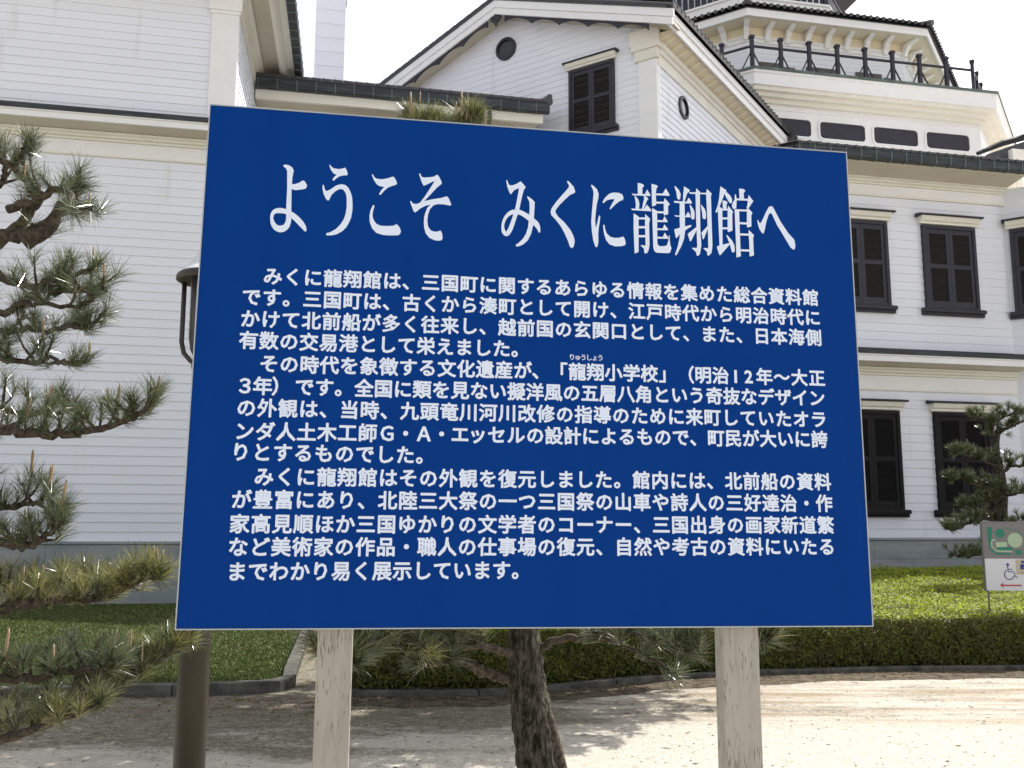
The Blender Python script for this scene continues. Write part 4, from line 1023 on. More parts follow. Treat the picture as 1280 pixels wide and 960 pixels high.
def PX(lst, y0=3.7, y1=None):
    n = len(lst); y1 = y0 if y1 is None else y1
    return [at_depth(u, v, y0 + (y1 - y0) * i / (n - 1)) for i, (u, v) in enumerate(lst)]
# left pine: trunk outside the frame, branches reach in
LPN = Pine('pine_tree', (-2.75, 3.9, 0), 'gnarled pine reaching in from the left edge with branches in flat pads', 0.0018, 0.092, 54)
LPN.limb([(-2.75, 3.9, -0.05), (-2.6, 3.85, 0.7), (-2.85, 3.9, 1.5), (-2.65, 3.8, 2.2), (-2.5, 3.75, 2.7), (-2.4, 3.7, 3.1)], 0.15, 0.07, 'trunk', 14)
def lb_(lst, y0, y1, r0, r1, **k): LPN.pad(PX(lst, y0, y1), r0, r1, **k)
# gnarled crown at the top left
lb_([(-60, 330), (-5, 305), (25, 280), (48, 245), (30, 222), (8, 205), (-15, 185)], 3.75, 3.6, 0.0272, 0.012, dens=12, start=0.3, candle=0.08)
lb_([(-20, 300), (28, 292), (58, 290), (72, 268), (92, 240), (100, 222)], 3.72, 3.6, 0.0288, 0.011, dens=17, start=0.2, candle=0.10, tl=0.14)
lb_([(42, 240), (34, 215), (27, 196), (36, 182), (38, 172)], 3.66, 3.6, 0.0088, 0.006, dens=10, start=0.55, candle=0.0, tl=0.07)
lb_([(10, 262), (50, 248), (78, 236), (100, 258), (112, 262)], 3.6, 3.45, 0.0176, 0.008, dens=17, start=0.3, tl=0.13)
lb_([(-40, 250), (-5, 235), (8, 214), (0, 190)], 3.8, 3.7, 0.0160, 0.01, dens=17, start=0.0)
LPN.limb(PX([(30, 300), (58, 285), (70, 270), (75, 252)], 3.66), 0.045, 0.012)
# second storey of branches
lb_([(-60, 400), (0, 392), (35, 375), (55, 352), (80, 345), (112, 338)], 3.7, 3.5, 0.0176, 0.008, dens=19, start=0.15, candle=0.08)
lb_([(-40, 345), (10, 350), (48, 362), (80, 364), (118, 360), (134, 363)], 3.75, 3.55, 0.0192, 0.007, dens=19, start=0.2, candle=0.08)
lb_([(20, 380), (48, 378), (80, 383), (108, 378), (118, 368)], 3.6, 3.5, 0.0104, 0.006, dens=17, start=0.1)
lb_([(-50, 412), (0, 414), (40, 413), (75, 409), (108, 406), (132, 392)], 3.7, 3.6, 0.0152, 0.006, dens=20, start=0.25, candle=0.08)
lb_([(-50, 438), (0, 447), (40, 454), (62, 450), (98, 453)], 3.6, 3.5, 0.0128, 0.006, dens=24, start=0.1)
# middle flat pad
lb_([(-60, 532), (0, 536), (50, 542), (95, 542), (140, 532), (168, 520), (188, 505)], 3.75, 3.6, 0.026, 0.006, dens=38, start=0.0, tl=0.15, up=0.9, candle=0.16, clen=0.08)
lb_([(-40, 510), (15, 514), (60, 518), (100, 508)], 3.9, 3.8, 0.014, 0.006, dens=26, start=0.0, up=0.9)
# short pad
lb_([(-60, 668), (0, 676), (30, 682), (55, 672), (76, 655)], 3.65, 3.55, 0.022, 0.008, dens=42, tl=0.15, up=0.9, candle=0.25, clen=0.09)
lb_([(-40, 640), (10, 634), (45, 632), (70, 640)], 3.7, 3.6, 0.014, 0.006, dens=34, up=0.9, candle=0.2, clen=0.11)
# sunlit long pad
lb_([(-60, 775), (0, 762), (50, 752), (110, 750), (150, 738), (180, 725), (200, 722)], 3.7, 3.6, 0.024, 0.007, dens=56, tl=0.14, up=0.8, yellow=0.8, candle=0.16, clen=0.06)
lb_([(-40, 745), (20, 735), (80, 728), (130, 718)], 3.85, 3.8, 0.014, 0.006, dens=44, tl=0.13, up=0.8, yellow=0.6, candle=0.12)
# lowest thick pad
lb_([(-60, 925), (20, 905), (70, 885), (112, 868), (150, 845), (190, 830), (228, 808)], 3.5, 3.75, 0.026, 0.007, dens=60, tl=0.19, up=0.9, yellow=0.18, candle=0.22, clen=0.085)
lb_([(-60, 860), (10, 850), (60, 845), (110, 838), (150, 832)], 3.4, 3.5, 0.02, 0.006, dens=44, tl=0.17, up=0.9, candle=0.22, clen=0.085)
lb_([(-60, 935), (0, 925), (50, 908), (95, 890), (122, 878)], 3.3, 3.4, 0.02, 0.006, dens=44, tl=0.12, up=0.6, yellow=0.75, candle=0.06)
lb_([(120, 862), (160, 850), (195, 820), (230, 800), (246, 795)], 3.6, 3.8, 0.012, 0.005, dens=36, tl=0.10, yellow=0.7, candle=0.15)
LPN.finish()
# pine behind the board
MP = Pine('pine_tree', (0.25, 5.0, 0), 'pine with a leaning bare trunk standing behind the blue board', 0.0026, 0.125, 60)
tb = at_depth(690, 1085, 5.0)
MP.o = Vector((tb.x, 5.0, 0)); MP.root.location = MP.o
trunk = PX([(700, 1130), (684, 1010), (672, 940), (664, 890), (658, 840), (655, 790)], 5.0) + [at_depth(650, 700, 5.05), at_depth(640, 560, 5.1), at_depth(655, 420, 5.15), at_depth(630, 300, 5.2), at_depth(600, 220, 5.2), at_depth(570, 180, 5.2)]
MP.limb(trunk, 0.125, 0.035, 'trunk', 20, jit=0.10)
m = MB(); q = [p - MP.o for p in PX([(681, 872), (688, 905), (695, 935), (702, 965), (712, 1010)], 4.97)]
m.tube(q, [0.012, 0.026, 0.030, 0.034, 0.036], 8, jit=0.1); m.build('bark_ridge', M_TWIG, MP.root, smooth=True)
MP.pad(PX([(648, 852), (622, 846), (600, 838), (580, 828), (560, 824), (540, 829), (518, 828)], 5.0, 4.6), 0.028, 0.014, dens=5, start=0.6, tl=0.1)
MP.pad(PX([(652, 820), (630, 815), (600, 808), (560, 806), (520, 812), (490, 806)], 5.0, 4.5), 0.026, 0.010, dens=40, start=0.35, tl=0.24, yellow=0.4, candle=0.2, clen=0.07)
MP.pad(PX([(600, 800), (560, 790), (520, 782), (480, 790), (455, 812), (440, 826)], 4.9, 4.2), 0.016, 0.007, dens=58, start=0.2, tl=0.22, yellow=0.45, candle=0.2, clen=0.08)
MP.pad(PX([(480, 790), (440, 795), (400, 812)], 4.5, 4.3), 0.009, 0.005, dens=36, start=0.2, tl=0.2, yellow=0.4)
MP.pad(PX([(672, 812), (700, 800), (735, 796), (765, 800), (800, 815), (840, 842)], 5.0, 4.6), 0.022, 0.008, dens=8, start=0.3, tl=0.16)
MP.pad(PX([(735, 796), (780, 790), (830, 800), (862, 815)], 4.8, 4.5), 0.012, 0.006, dens=36, start=0.3, tl=0.2, candle=0.2, clen=0.09)
MP.pad(PX([(780, 770), (860, 776), (920, 790), (960, 800)], 4.7, 4.2), 0.014, 0.006, dens=36, start=0.3, tl=0.2, yellow=0.3, candle=0.2, clen=0.1)
MP.pad(PX([(640, 650), (560, 620), (480, 640), (400, 620)], 5.1, 4.9), 0.03, 0.01, dens=30, tl=0.25)
MP.pad(PX([(650, 520), (740, 500), (830, 520), (900, 500)], 5.1, 5.3), 0.03, 0.01, dens=30, tl=0.25)
MP.pad(PX([(650, 400), (560, 370), (470, 390), (420, 380)], 5.1, 5.3), 0.03, 0.01, dens=30, tl=0.25)
MP.pad(PX([(630, 300), (720, 270), (800, 290)], 5.2, 5.4), 0.025, 0.01, dens=30, tl=0.25)
MP.pad(PX([(600, 225), (560, 190), (530, 170), (512, 150)], 5.2, 5.2), 0.02, 0.008, dens=40, start=0.35, tl=0.15, up=0.9, yellow=0.4, candle=0.3, clen=0.10)
MP.pad(PX([(590, 205), (585, 180), (580, 160), (600, 150)], 5.2, 5.2), 0.02, 0.008, dens=60, start=0.3, tl=0.13, up=0.9, yellow=0.5, candle=0.25, clen=0.08)
MP.pad(PX([(560, 190), (545, 165), (540, 150)], 5.2, 5.2), 0.012, 0.007, dens=70, start=0.2, tl=0.11, up=0.9, yellow=0.5, candle=0.25, clen=0.08)
for (u, v, du, dv) in ((513, 145, 0, -33), (577, 140, -1, -29), (570, 146, 0, -20), (583, 150, 0, -24), (525, 130, -1, -17), (606, 158, -1, -20)):
    a = at_depth(u, v, 5.15) - MP.o; MP.c.append((a, -dv * 5.2 / 1192))
MP.finish()
# unseen pine added behind the right-hand post to shade the gravel and lawn edge
BT = Pine('pine_tree', (2.55, 10.9, 0), 'broad spreading pine added behind the blue board to shade the gravel, almost wholly hidden', 0.03, 0.18, 18)
BT.limb([(2.55, 10.9, 0), (2.5, 10.9, 1.2), (2.3, 10.8, 2.2), (1.7, 10.8, 3.2), (1.2, 10.7, 4.2)], 0.13, 0.06, 'trunk', 12)
for px_, py_, pz_ in ((2.5, 11.0, 3.4), (2.3, 9.9, 3.1), (0.6, 8.6, 3.5), (-0.4, 8.2, 3.5), (-1.2, 8.0, 3.4), (1.5, 8.9, 3.3), (-1.7, 8.9, 3.4), (0.1, 9.0, 3.7), (2.6, 10.3, 2.7), (1.9, 9.3, 2.9), (1.0, 9.8, 3.9), (1.6, 11.8, 4.3), (0.1, 10.4, 4.2), (-0.9, 10.9, 4.0), (-1.5, 10.2, 3.5), (0.9, 11.0, 5.0), (-0.2, 11.6, 4.6), (2.4, 11.3, 4.4), (-0.6, 9.6, 3.6), (0.3, 9.2, 3.5), (1.7, 9.3, 3.3)):
    BT.limb([(1.9, 10.8, 2.9), ((px_ + 1.9) / 2, (py_ + 10.8) / 2, (pz_ + 3.0) / 2 - 0.1), (px_, py_, pz_)], 0.05, 0.015)
    for q_ in range(120):
        a_ = random.uniform(0, 2 * PI); r_ = 0.95 * math.sqrt(random.random()); c_ = Vector((px_ + r_ * math.cos(a_), py_ + r_ * math.sin(a_), pz_ + random.uniform(-0.05, 0.28))) - BT.o
        BT.tw.tube([Vector((px_, py_, pz_)) - BT.o, c_], [0.014, 0.006], 4); BT.tufts.append((c_, Vector((0, 0, 1)) + rv(0.3), 0.17, 1.3))
BT.finish()
# small pine in the planting at the right
RP = Pine('pine_tree', (7.6, 15.2, 0), 'small trained pine against the right shuttered wall, above the direction sign', 0.0052, 0.12, 44)
q = at_depth(1243, 700, 15.2); RP.o = Vector((q.x, 15.2, 0)); RP.root.location = RP.o
def rp(l, d0=15.2, d1=15.1): return PX(l, d0, d1)
RP.limb([Vector((q.x - 0.1, 15.2, 0)), Vector((q.x - 0.02, 15.2, 0.6))] + rp([(1242, 690), (1250, 655), (1252, 625), (1250, 595), (1244, 565), (1245, 545), (1252, 535)], 15.2, 15.2), 0.13, 0.05, 'trunk', 10)
def rb(l, r0, r1, d1=15.0, **k): RP.pad(rp(l, 15.2, d1), r0, r1, scale=1.0, wig=0.01, **k)
kw = dict(tl=0.26, dens=34, up=0.8, candle=0.12, clen=0.10)
rb([(1245, 548), (1240, 540), (1238, 528), (1225, 522), (1215, 518)], 0.035, 0.012, **kw)
rb([(1250, 540), (1262, 534), (1272, 530), (1290, 524)], 0.03, 0.012, **kw)
rb([(1238, 530), (1250, 524), (1265, 518), (1285, 516)], 0.02, 0.01, **kw)
rb([(1248, 585), (1235, 578), (1220, 572), (1205, 568), (1192, 568)], 0.03, 0.012, d1=14.7, **kw)
rb([(1252, 590), (1265, 583), (1280, 582), (1300, 580)], 0.03, 0.014, **kw)
rb([(1250, 615), (1235, 612), (1215, 605), (1200, 598), (1190, 600)], 0.03, 0.012, d1=14.6, **kw)
rb([(1252, 625), (1240, 625), (1220, 632), (1200, 632)], 0.028, 0.012, d1=14.8, **kw)
rb([(1254, 618), (1268, 618), (1290, 612)], 0.028, 0.012, **kw)
rb([(1250, 655), (1230, 648), (1210, 655), (1190, 662), (1182, 660)], 0.03, 0.012, d1=14.7, **kw)
rb([(1248, 665), (1262, 660), (1290, 650)], 0.03, 0.012, **kw)
rb([(1245, 690), (1230, 690), (1210, 696), (1190, 694)], 0.03, 0.012, d1=14.7, **kw)
RP.finish()

# ---------------------------------------------------------------- the blue board
# pose of the board: centre, along-edge, up-edge
_sa, _rl, _tl = rad(81.12), rad(-0.489), rad(-1.368)
_u = Vector((math.sin(_sa), math.cos(_sa), 0)); _nn = _u.cross(Vector((0, 0, 1)))
BU = _u * math.cos(_rl) + Vector((0, 0, 1)) * math.sin(_rl); _up = -_u * math.sin(_rl) + Vector((0, 0, 1)) * math.cos(_rl)
BV = _up * math.cos(_tl) + _nn * math.sin(_tl)
BC = Vector((0.0853, 2.5, EYE + 0.419)); BW, BH = 1.797, 1.348
BN = BU.cross(BV)                          # towards the viewer (checked below)
if BN.dot(CO - BC) < 0: BN = -BN
SB = bpy.data.objects.new('information_board', None); COL.objects.link(SB)
bm_ = Matrix((BU, -BN, BV)).transposed().to_4x4(); bm_.translation = BC     # local: x right, y away, z up, origin at the board centre
SB.matrix_world = bm_; tag(SB, 'large blue information board with white Japanese text on two wooden posts', 'sign')
def B(u, v):                               # sight line onto the board face -> (x, z)
    d = ray(u, v); t = (BC - CO).dot(BN) / d.dot(BN); p = CO + d * t - BC; return p.dot(BU), p.dot(BV)
m = MB(); m.box(-BW / 2 + 0.004, BW / 2 - 0.004, 0.0, 0.026, -BH / 2 + 0.004, BH / 2 - 0.004); m.build('blue_panel', M_BLUE, SB)
e = 0.003
m = MB(); m.box(-BW / 2, -BW / 2 + e, -0.0015, 0.03, -BH / 2, BH / 2); m.box(BW / 2 - e, BW / 2, -0.0015, 0.03, -BH / 2, BH / 2)
m.box(-BW / 2 + e, BW / 2 - e, -0.0014, 0.0299, -BH / 2, -BH / 2 + e); m.box(-BW / 2 + e, BW / 2 - e, -0.0014, 0.0299, BH / 2 - e, BH / 2); m.build('edge_strip', M_ALU, SB)
Binv = SB.matrix_world.inverted()
for (ul, ur) in ((397.0, 441.5), (902.5, 948.5)):
    # a post stands plumb just behind the board: front face from ul to ur at v=790
    PP = BC - BN * 0.032
    def hit(u):
        d = ray(u, 792); q = CO + d * ((PP - CO).dot(BN) / d.dot(BN)) - PP; return q.dot(BU)
    a = hit(ul); b = hit(ur); pa = PP + BU * a - BV * (BH / 2); pb = PP + BU * b - BV * (BH / 2)
    wv_ = (pb - pa).length; hd_ = Vector((BU.x, BU.y, 0)).normalized(); bk = Vector((-BN.x, -BN.y, 0)).normalized()
    m = MB(); vs = []
    for zz, off in ((-0.3, 0.0), (2.45, 0.062)):
        for s, t in ((0, 0), (1, 0), (1, 1), (0, 1)):
            q = pa + hd_ * wv_ * s + bk * (0.058 * t); q.z = zz
            pass
            # follow the slight lean of the board
            q += Vector((BV.x, BV.y, 0)) / BV.z * (zz - pa.z); vs.append(Binv @ q)
    m.add(vs, [(0, 3, 2, 1), (4, 5, 6, 7), (0, 1, 5, 4), (1, 2, 6, 5), (2, 3, 7, 6), (3, 0, 4, 7)]); m.build('post', M_POST, SB, bevel=0.004)
# ---- title characters, traced as broad brush shapes (crop coordinates -> picture -> board)
_layer = [0]
def tess(pts):
    from mathutils.geometry import tessellate_polygon
    return tessellate_polygon([[Vector((x, z, 0)) for x, z in pts]])
def glyph(shapes, off, s):
    m = MB(); lay = 0
    for sh in shapes:
        lay += 1; y = -0.0006 - 0.00012 * lay
        if sh[0] == 'r':                    # ribbon (x, y, width)
            P = [Vector((p[0], p[1])) for p in sh[1]]; W = [p[2] for p in sh[1]]
            Q = []; 
            for i in range(len(P) - 1):
                p0 = P[max(i - 1, 0)]; p1 = P[i]; p2 = P[i + 1]; p3 = P[min(i + 2, len(P) - 1)]
                for k in range(3):
                    t = k / 3; Q.append((0.5 * ((2 * p1) + (p2 - p0) * t + (2 * p0 - 5 * p1 + 4 * p2 - p3) * t * t + (3 * p1 - p0 - 3 * p2 + p3) * t ** 3), W[i] + (W[i + 1] - W[i]) * t))
            Q.append((P[-1], W[-1])); l, r = [], []
            for i, (p, wd) in enumerate(Q):
                a = Q[max(0, i - 1)][0]; b = Q[min(len(Q) - 1, i + 1)][0]; d = (b - a).normalized(); nn_ = Vector((-d.y, d.x)) * wd / 2
                l.append(p + nn_); r.append(p - nn_)
            for i in range(len(Q) - 1):
                q = [l[i], l[i + 1], r[i + 1], r[i]]; yy = y - 0.000008 * i
                bb = [B(off[0] + p.x / s, off[1] + p.y / s) for p in q]; m.add([(x, yy, z) for x, z in bb], [(0, 1, 2, 3)])
        else:
            P = [Vector(p) for p in sh]; 
            bb = [B(off[0] + p.x / s, off[1] + p.y / s) for p in P]
            m.add([(x, y, z) for x, z in bb], [tuple(t) for t in tess(bb)])
    o = m.build('title_character', M_LET, SB, fix=False); return o
c1 = ((325, 195), 8.35); c2 = ((445, 200), 8.73); c3 = ((615, 210), 8.725); c4 = ((725, 215), 8.725); c5 = ((780, 220), 9.145); c6 = ((885, 225), 9.142)
glyph([[(243,98),(262,90),(300,97),(335,118),(352,150),(347,180),(338,230),(330,330),(327,560),(327,640),(275,640),(273,560),(284,330),(284,160),(272,130),(248,112)],
  ('r', [(301,600,52),(299,655,54),(293,695,56),(274,735,62),(240,758,70),(205,762,70),(165,745,60),(136,705,46),(123,655,32),(130,608,36),(160,577,48),(210,571,56),(260,578,50),(300,596,50),(345,625,60),(390,665,62),(430,708,60),(458,745,48),(472,776,28),(476,788,8)]),
  [(325,295),(365,295),(410,280),(445,256),(468,265),(492,310),(480,340),(440,350),(370,358),(325,345)]], *c1)
glyph([[(727,88),(740,105),(765,128),(820,138),(860,132),(890,122),(905,150),(916,190),(908,202),(870,203),(830,212),(800,232),(765,262),(757,245),(775,218),(800,200),(765,180),(740,145),(725,105)],
  [(665,300),(672,330),(680,355),(695,368),(735,350),(790,312),(820,301),(850,296),(890,303),(925,335),(950,390),(962,440),(966,500),(965,560),(952,640),(930,695),(900,745),(860,785),(800,818),(740,830),(692,828),(692,808),(730,798),(790,765),(840,715),(875,660),(895,600),(905,530),(905,440),(895,390),(870,353),(850,346),(825,348),(785,370),(745,410),(722,458),(710,468),(690,450),(665,400),(652,340),(655,305)]], *c1)
glyph([[(182,153),(192,175),(207,193),(225,205),(280,212),(340,202),(400,182),(418,190),(435,220),(448,255),(440,270),(400,282),(350,300),(310,335),(265,383),(252,370),(280,325),(310,292),(260,288),(225,265),(195,220),(173,165)],
  [(188,490),(202,502),(188,550),(180,590),(182,625),(195,660),(225,700),(270,718),(340,722),(410,718),(430,706),(448,703),(475,735),(490,775),(482,805),(460,822),(380,824),(330,822),(290,818),(220,795),(175,745),(150,680),(147,610),(160,545)]], *c2)
glyph([[(700,146),(708,168),(720,185),(740,192),(800,190),(850,182),(885,160),(905,180),(935,240),(935,260),(880,305),(820,370),(745,450),(830,430),(930,415),(990,397),(1010,415),(1042,490),(1020,498),(960,485),(890,482),(845,495),(805,540),(785,600),(778,660),(785,720),(800,750),(820,771),(850,782),(890,782),(905,775),(925,773),(938,800),(945,850),(935,875),(910,882),(860,878),(800,850),(760,800),(744,740),(740,680),(745,620),(755,580),(780,520),(815,487),(760,500),(700,530),(645,575),(630,560),(605,500),(590,455),(600,447),(620,475),(660,482),(700,465),(750,400),(860,230),(820,245),(780,265),(738,282),(720,250),(700,190),(688,152)]], *c2)
glyph([[(163,128),(172,155),(182,178),(195,190),(230,188),(275,170),(312,146),(340,175),(367,208),(345,245),(330,300),(312,380),(296,460),(278,520),(230,510),(252,450),(272,350),(290,250),(292,218),(240,245),(205,288),(190,270),(165,200),(155,140)],
  ('r', [(270,470,46),(252,520,44),(225,600,46),(200,665,48),(178,705,48),(155,720,50),(128,698,42),(117,645,30),(124,595,30),(145,545,34),(180,505,40),(225,482,50),(280,480,52),(330,497,52),(390,535,56),(440,575,60),(480,612,60),(503,650,44),(514,690,24),(517,706,8)]),
  [(380,312),(395,312),(440,345),(465,375),(462,450),(455,560),(445,640),(425,720),(390,790),(340,835),(290,855),(265,858),(258,838),(290,818),(335,775),(370,720),(392,650),(402,560),(410,450),(408,370),(390,335)]], *c3)
glyph([[(825,138),(850,160),(890,205),(908,262),(895,275),(850,295),(790,350),(735,405),(700,450),(690,470),(693,488),(720,530),(790,595),(850,670),(885,735),(898,775),(901,810),(890,855),(875,875),(850,862),(830,800),(790,710),(745,630),(690,560),(650,520),(638,480),(650,440),(700,370),(760,300),(815,240),(840,205),(835,180),(817,155)]], *c3)
glyph([[(125,138),(150,155),(185,190),(203,240),(198,290),(185,340),(172,430),(165,520),(170,610),(185,570),(200,500),(210,470),(220,490),(212,560),(205,600),(198,680),(200,760),(190,812),(180,822),(165,812),(145,750),(128,640),(122,540),(130,420),(140,320),(147,240),(143,200),(120,152)],
  [(245,330),(265,290),(310,245),(340,230),(370,225),(420,228),(460,245),(473,280),(468,305),(430,320),(390,350),(330,410),(322,398),(350,345),(378,298),(330,298),(290,310),(255,342)],
  [(252,578),(265,575),(272,620),(290,670),(325,705),(370,720),(430,718),(470,705),(485,725),(498,775),(490,800),(450,810),(380,812),(320,790),(285,745),(265,690),(255,630)]], *c4)
glyph([[(155,80),(200,88),(228,105),(222,125),(210,135),(208,212),(158,212)], [(85,195),(100,205),(240,208),(262,155),(302,218),(298,230),(100,222)],
  [(118,228),(135,235),(165,275),(175,320),(170,378),(130,378),(135,330),(128,275)], [(225,228),(250,236),(278,262),(262,280),(245,330),(222,378),(205,378),(215,320),(228,265)],
  [(82,372),(100,375),(225,378),(262,330),(312,395),(308,405),(90,392)], [(108,428),(160,460),(165,470),(165,870),(120,888),(108,600)], [(150,475),(245,475),(245,498),(150,498)],
  [(240,436),(295,490),(292,515),(285,540),(290,790),(280,850),(265,878),(250,888),(230,880),(225,830),(190,800),(192,792),(245,797),(238,540)],
  [(160,575),(245,575),(245,600),(160,600)], [(160,678),(245,678),(245,703),(160,703)],
  [(312,92),(370,108),(385,125),(368,145),(362,200),(365,335),(328,350),(318,345)], [(360,203),(440,203),(475,145),(518,215),(515,230),(360,222)],
  [(360,295),(452,297),(462,255),(522,325),(500,350),(502,440),(460,452),(452,450),(452,320),(360,318)],
  [(318,368),(372,400),(375,420),(378,750),(382,785),(400,803),(425,806),(470,803),(490,790),(505,740),(510,680),(518,685),(520,740),(528,800),(540,825),(525,875),(505,885),(370,880),(345,860),(332,820),(325,600)],
  [(365,405),(458,408),(458,430),(365,428)], [(365,505),(440,510),(460,462),(497,522),(492,532),(365,528)], [(370,600),(440,603),(458,555),(500,612),(495,624),(370,622)], [(375,697),(440,700),(462,650),(500,705),(505,722),(375,718)]], *c5)
glyph([[(575,120),(590,118),(630,165),(648,210),(640,265),(620,272),(605,250),(598,190)], [(685,118),(750,160),(745,180),(720,200),(690,295),(672,295),(675,230)],
  [(568,288),(580,286),(715,295),(738,248),(775,300),(770,317),(575,308)], [(635,300),(690,300),(695,500),(695,575),(698,620),(685,720),(655,800),(600,905),(588,908),(583,895),(615,800),(635,700),(638,580),(635,500)],
  [(578,445),(590,452),(705,455),(730,410),(762,460),(755,475),(583,465)], [(572,612),(625,595),(645,590),(765,560),(768,578),(640,660),(600,712),(590,705)],
  [(742,185),(755,188),(822,188),(822,208),(750,205)], [(825,142),(870,188),(865,210),(870,600),(882,800),(865,895),(845,915),(830,912),(820,870),(775,828),(778,822),(830,825),(835,800),(822,500),(815,210)],
  [(748,332),(760,335),(795,390),(805,430),(803,490),(785,502),(768,490),(762,420)], [(725,665),(830,580),(838,600),(765,745),(752,750)],
  [(865,195),(942,195),(942,212),(865,210)], [(945,150),(1000,205),(990,235),(993,300),(998,500),(1008,800),(998,880),(965,915),(950,905),(945,870),(905,830),(908,825),(960,828),(958,700),(945,400),(935,210)],
  [(875,330),(885,335),(920,380),(935,430),(932,490),(910,498),(895,480),(890,420)], [(882,650),(955,570),(960,590),(910,720),(898,728)]], *c5)
glyph([[(142,72),(212,122),(205,140),(185,165),(150,260),(100,372),(82,368),(90,345),(110,290),(128,200),(135,120)], [(195,145),(212,140),(250,175),(272,215),(275,250),(262,268),(245,262),(215,215),(190,165)],
  [(165,235),(195,238),(222,255),(210,285),(210,335),(168,335)], [(110,330),(128,303),(162,330),(165,740),(242,722),(250,735),(140,860),(128,858),(100,770),(108,755),(130,750),(118,500)],
  [(155,330),(235,330),(235,350),(155,350)], [(228,295),(285,365),(275,385),(278,580),(235,597),(222,590),(222,350)], [(160,430),(225,430),(225,452),(160,452)], [(160,543),(228,543),(228,565),(160,565)],
  [(205,630),(220,635),(270,690),(300,750),(305,810),(290,832),(270,825),(250,750),(225,680)],
  [(352,100),(400,105),(425,125),(405,150),(408,218),(358,218)], [(305,165),(316,170),(325,225),(320,325),(285,335),(270,300),(275,270),(300,230)], [(315,212),(452,218),(452,240),(318,235)],
  [(460,172),(515,245),(490,280),(462,325),(435,330),(448,280),(452,215)], [(300,335),(330,335),(352,355),(360,600),(372,875),(322,888),(315,700),(305,450)], [(335,338),(445,342),(445,363),(340,360)],
  [(455,322),(505,380),(490,405),(492,535),(455,545),(440,540),(440,340)], [(350,485),(445,488),(445,512),(350,508)], [(355,613),(464,617),(464,640),(355,637)],
  [(462,575),(522,635),(510,665),(520,865),(470,878),(465,700),(458,620)], [(365,795),(472,798),(472,822),(368,818)]], *c6)
glyph([[(562,458),(572,458),(585,490),(600,495),(630,440),(660,370),(690,315),(710,300),(735,302),(760,345),(830,480),(910,600),(985,685),(997,750),(990,790),(975,797),(940,770),(870,650),(790,520),(730,390),(712,378),(690,400),(665,480),(645,580),(632,614),(615,605),(585,560),(568,500)]], *c6)
# ---- body text, set in the built-in font, one part per line
LINES = [
 ("　みくに龍翔館は、三国町に関するあらゆる情報を集めた総合資料館", {1: 341, 30: 1013}, (341, 345.6), (1013, 372.5)),
 ("です。三国町は、古くから湊町として開け、江戸時代から明治時代に", {0: 314.4, 30: 1015.6}, (314.4, 371.6), (1015.6, 397.5)),
 ("かけて北前船が多く往来し、越前国の玄関口として、また、日本海側", {0: 312.8, 30: 1016.9}, (312.8, 398.8), (1016.9, 422.5)),
 ("有数の交易港として栄えました。", {0: 311, 13: 626.9}, (311, 425.6), (626.9, 436)),
 ("　その時代を象徴する文化遺産が、「龍翔小学校」（明治12年～大正", {1: 336.3, 14: 653.4, 15: 676, 16: 698, 17: 721.6, 21: 811.6, 22: 834.5, 23: 857, 24: 878.8, 25: 900.6, 26: 919.4, 27: 935.6, 28: 955.3, 29: 977, 30: 999, 31: 1021}, (336.3, 455), (1021, 473)),
 ("３年）です。全国に類を見ない擬洋風の五層八角という奇抜なデザイン", {0: 306.6, 1: 328.4, 2: 352, 3: 380.6, 6: 455, 31: 1021}, (306.6, 482.5), (1021, 498)),
 ("の外観は、当時、九頭竜川河川改修の指導のために来町していたオラ", {0: 308, 30: 1023}, (308, 510), (1023, 524.7)),
 ("ンダ人土木工師Ｇ・Ａ・エッセルの設計によるもので、町民が大いに誇", {0: 305.6, 6: 459.5, 7: 484, 8: 507, 9: 530, 10: 552, 11: 575, 12: 597, 13: 621, 14: 645, 15: 669, 31: 1024}, (305.6, 539.4), (1024, 549.7)),
 ("りとするものでした。", {0: 301, 8: 506.6}, (301, 565.3), (506.6, 569)),
 ("　みくに龍翔館はその外観を復元しました。館内には、北前船の資料", {1: 329.9, 30: 1028.2}, (329.9, 596.1), (1028.2, 602.7)),
 ("が豊富にあり、北陸三大祭の一つ三国祭の山車や詩人の三好達治・作", {0: 302, 30: 1030}, (302, 624.6), (1030, 629.6)),
 ("家高見順ほか三国ゆかりの文学者のコーナー、三国出身の画家新道繁", {0: 299.4, 30: 1031.8}, (299.4, 655.2), (1031.8, 656.8)),
 ("など美術家の作品・職人の仕事場の復元、自然や考古の資料にいたる", {0: 297.7, 30: 1033.4}, (297.7, 684), (1033.4, 683.7)),
 ("までわかり易く展示しています。", {0: 296, 13: 626.8}, (296, 714.9), (626.8, 713.2)),
]
EM = 0.0495
_nch = [0]; _cm = {}
_gc = {}
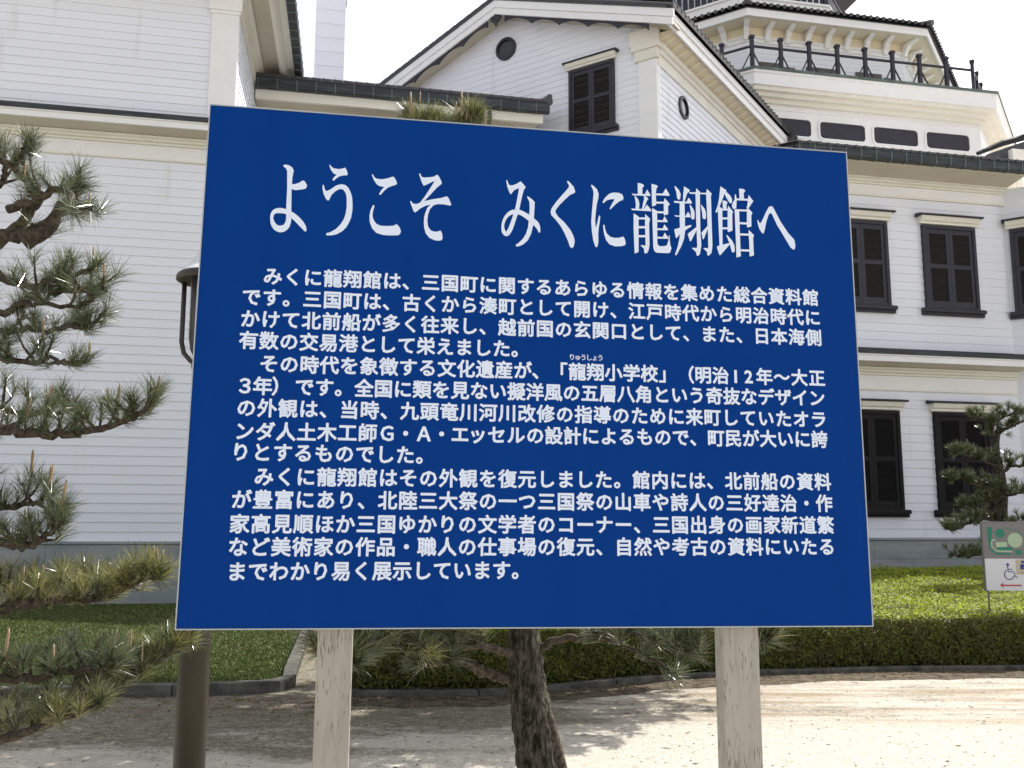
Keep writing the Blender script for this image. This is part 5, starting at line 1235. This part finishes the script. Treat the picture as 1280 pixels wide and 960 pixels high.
def char_mesh(ch, off=0.022):
    if (ch, off) in _gc: return _gc[(ch, off)]
    cu = bpy.data.curves.new('t', 'FONT'); cu.body = ch; cu.size = 1.0; cu.offset = 0; cu.resolution_u = 2; cu.fill_mode = 'FRONT'
    ob = bpy.data.objects.new('t', cu); COL.objects.link(ob)
    dg = bpy.context.evaluated_depsgraph_get(); dg.update(); me = ob.evaluated_get(dg).to_mesh()
    vs = [(v.co.x, v.co.y, 0.0) for v in me.vertices]; fs = [tuple(p.vertices) for p in me.polygons]
    # heavier weight with round ends: a narrow band along every outline edge
    use = {}
    for p in me.polygons:
        for e_ in p.edge_keys:
            k_ = tuple(sorted((tuple(round(c, 5) for c in me.vertices[e_[0]].co[:2]), tuple(round(c, 5) for c in me.vertices[e_[1]].co[:2])))); use[k_] = use.get(k_, 0) + 1
    h_ = 0.0
    for (a_, b_), n_e in use.items():
        if n_e != 1 or a_ == b_: continue
        a2, b2 = Vector(a_), Vector(b_); d_ = (b2 - a2).normalized(); n2 = Vector((-d_.y, d_.x)) * off; d2 = d_ * off
        h_ += 2.5e-6; q_ = len(vs)
        for pt in (a2 - d2 * .95 + n2 * .35, a2 - d2 * .95 - n2 * .35, a2 - d2 * .35 - n2, b2 + d2 * .35 - n2, b2 + d2 * .95 - n2 * .35, b2 + d2 * .95 + n2 * .35, b2 + d2 * .35 + n2, a2 - d2 * .35 + n2): vs.append((pt.x, pt.y, h_))
        fs.append(tuple(range(q_, q_ + 8)))
    ob.evaluated_get(dg).to_mesh_clear(); bpy.data.objects.remove(ob); bpy.data.curves.remove(cu)
    _gc[(ch, off)] = (vs, fs); return vs, fs
_ref = char_mesh('国'); xs_r = [v[0] for v in _ref[0]]; ys_r = [v[1] for v in _ref[0]]
CXR, CYR = (min(xs_r) + max(xs_r)) / 2, (min(ys_r) + max(ys_r)) / 2
INKW = max(xs_r) - min(xs_r)
def text_line(txt, anchors, p0, p1, em, name='text_line', off=0.029):
    i0, i1 = min(anchors), max(anchors); keys = sorted(anchors)
    (x0, z0), (x1, z1_) = B(*p0), B(*p1)
    def vy(u): return p0[1] + (p1[1] - p0[1]) * (u - p0[0]) / (p1[0] - p0[0])
    bx = {k: B(anchors[k], vy(anchors[k]))[0] for k in keys}
    m = MB(); pitch = (bx[i1] - bx[i0]) / (i1 - i0); single = name == 'text_line' and _nch[0] + len(txt) < 300
    for i, ch in enumerate(txt):
        if ch == '　': continue
        if i in bx: x = bx[i]
        elif i < i0: x = bx[i0] + (i - i0) * pitch
        elif i > i1: x = bx[i1] + (i - i1) * pitch
        else:
            a = max(k for k in keys if k < i); b = min(k for k in keys if k > i); x = bx[a] + (bx[b] - bx[a]) * (i - a) / (b - a)
        z = z0 + (z1_ - z0) * (x - x0) / (x1 - x0)
        vs, fs = char_mesh(ch, off); sx = em; sz = em
        cxr = CXR
        if ch in '12':
            xx = [v[0] for v in vs]; cxr = (min(xx) + max(xx)) / 2
        if single:                          # one object per character, alike characters share a mesh
            if ch not in _cm:
                c_ = MB(); c_.add([((vx - cxr) * sx / INKW * 0.92, -vh, (vz - CYR) * sz / INKW * 0.92) for vx, vz, vh in vs], fs); _cm[ch] = c_.mesh('text_character'); _cm[ch].materials.append(M_LET)
            put('text_character', _cm[ch], None, SB, (x, -0.0008, z)); _nch[0] += 1
        else: m.add([(x + (vx - cxr) * sx / INKW * 0.92, -0.0008 - vh, z + (vz - CYR) * sz / INKW * 0.92) for vx, vz, vh in vs], fs)
    if m.v: o = put(name, m.mesh(name), M_LET, SB); o['kind'] = 'stuff'
for txt, an, p0, p1 in LINES: text_line(txt, an, p0, p1, EM * 0.94)
text_line("りゅうしょう", {0: 715, 5: 750.5}, (715, 446.5), (750.5, 447.5), 0.0175, 'reading_aid', 0.012)
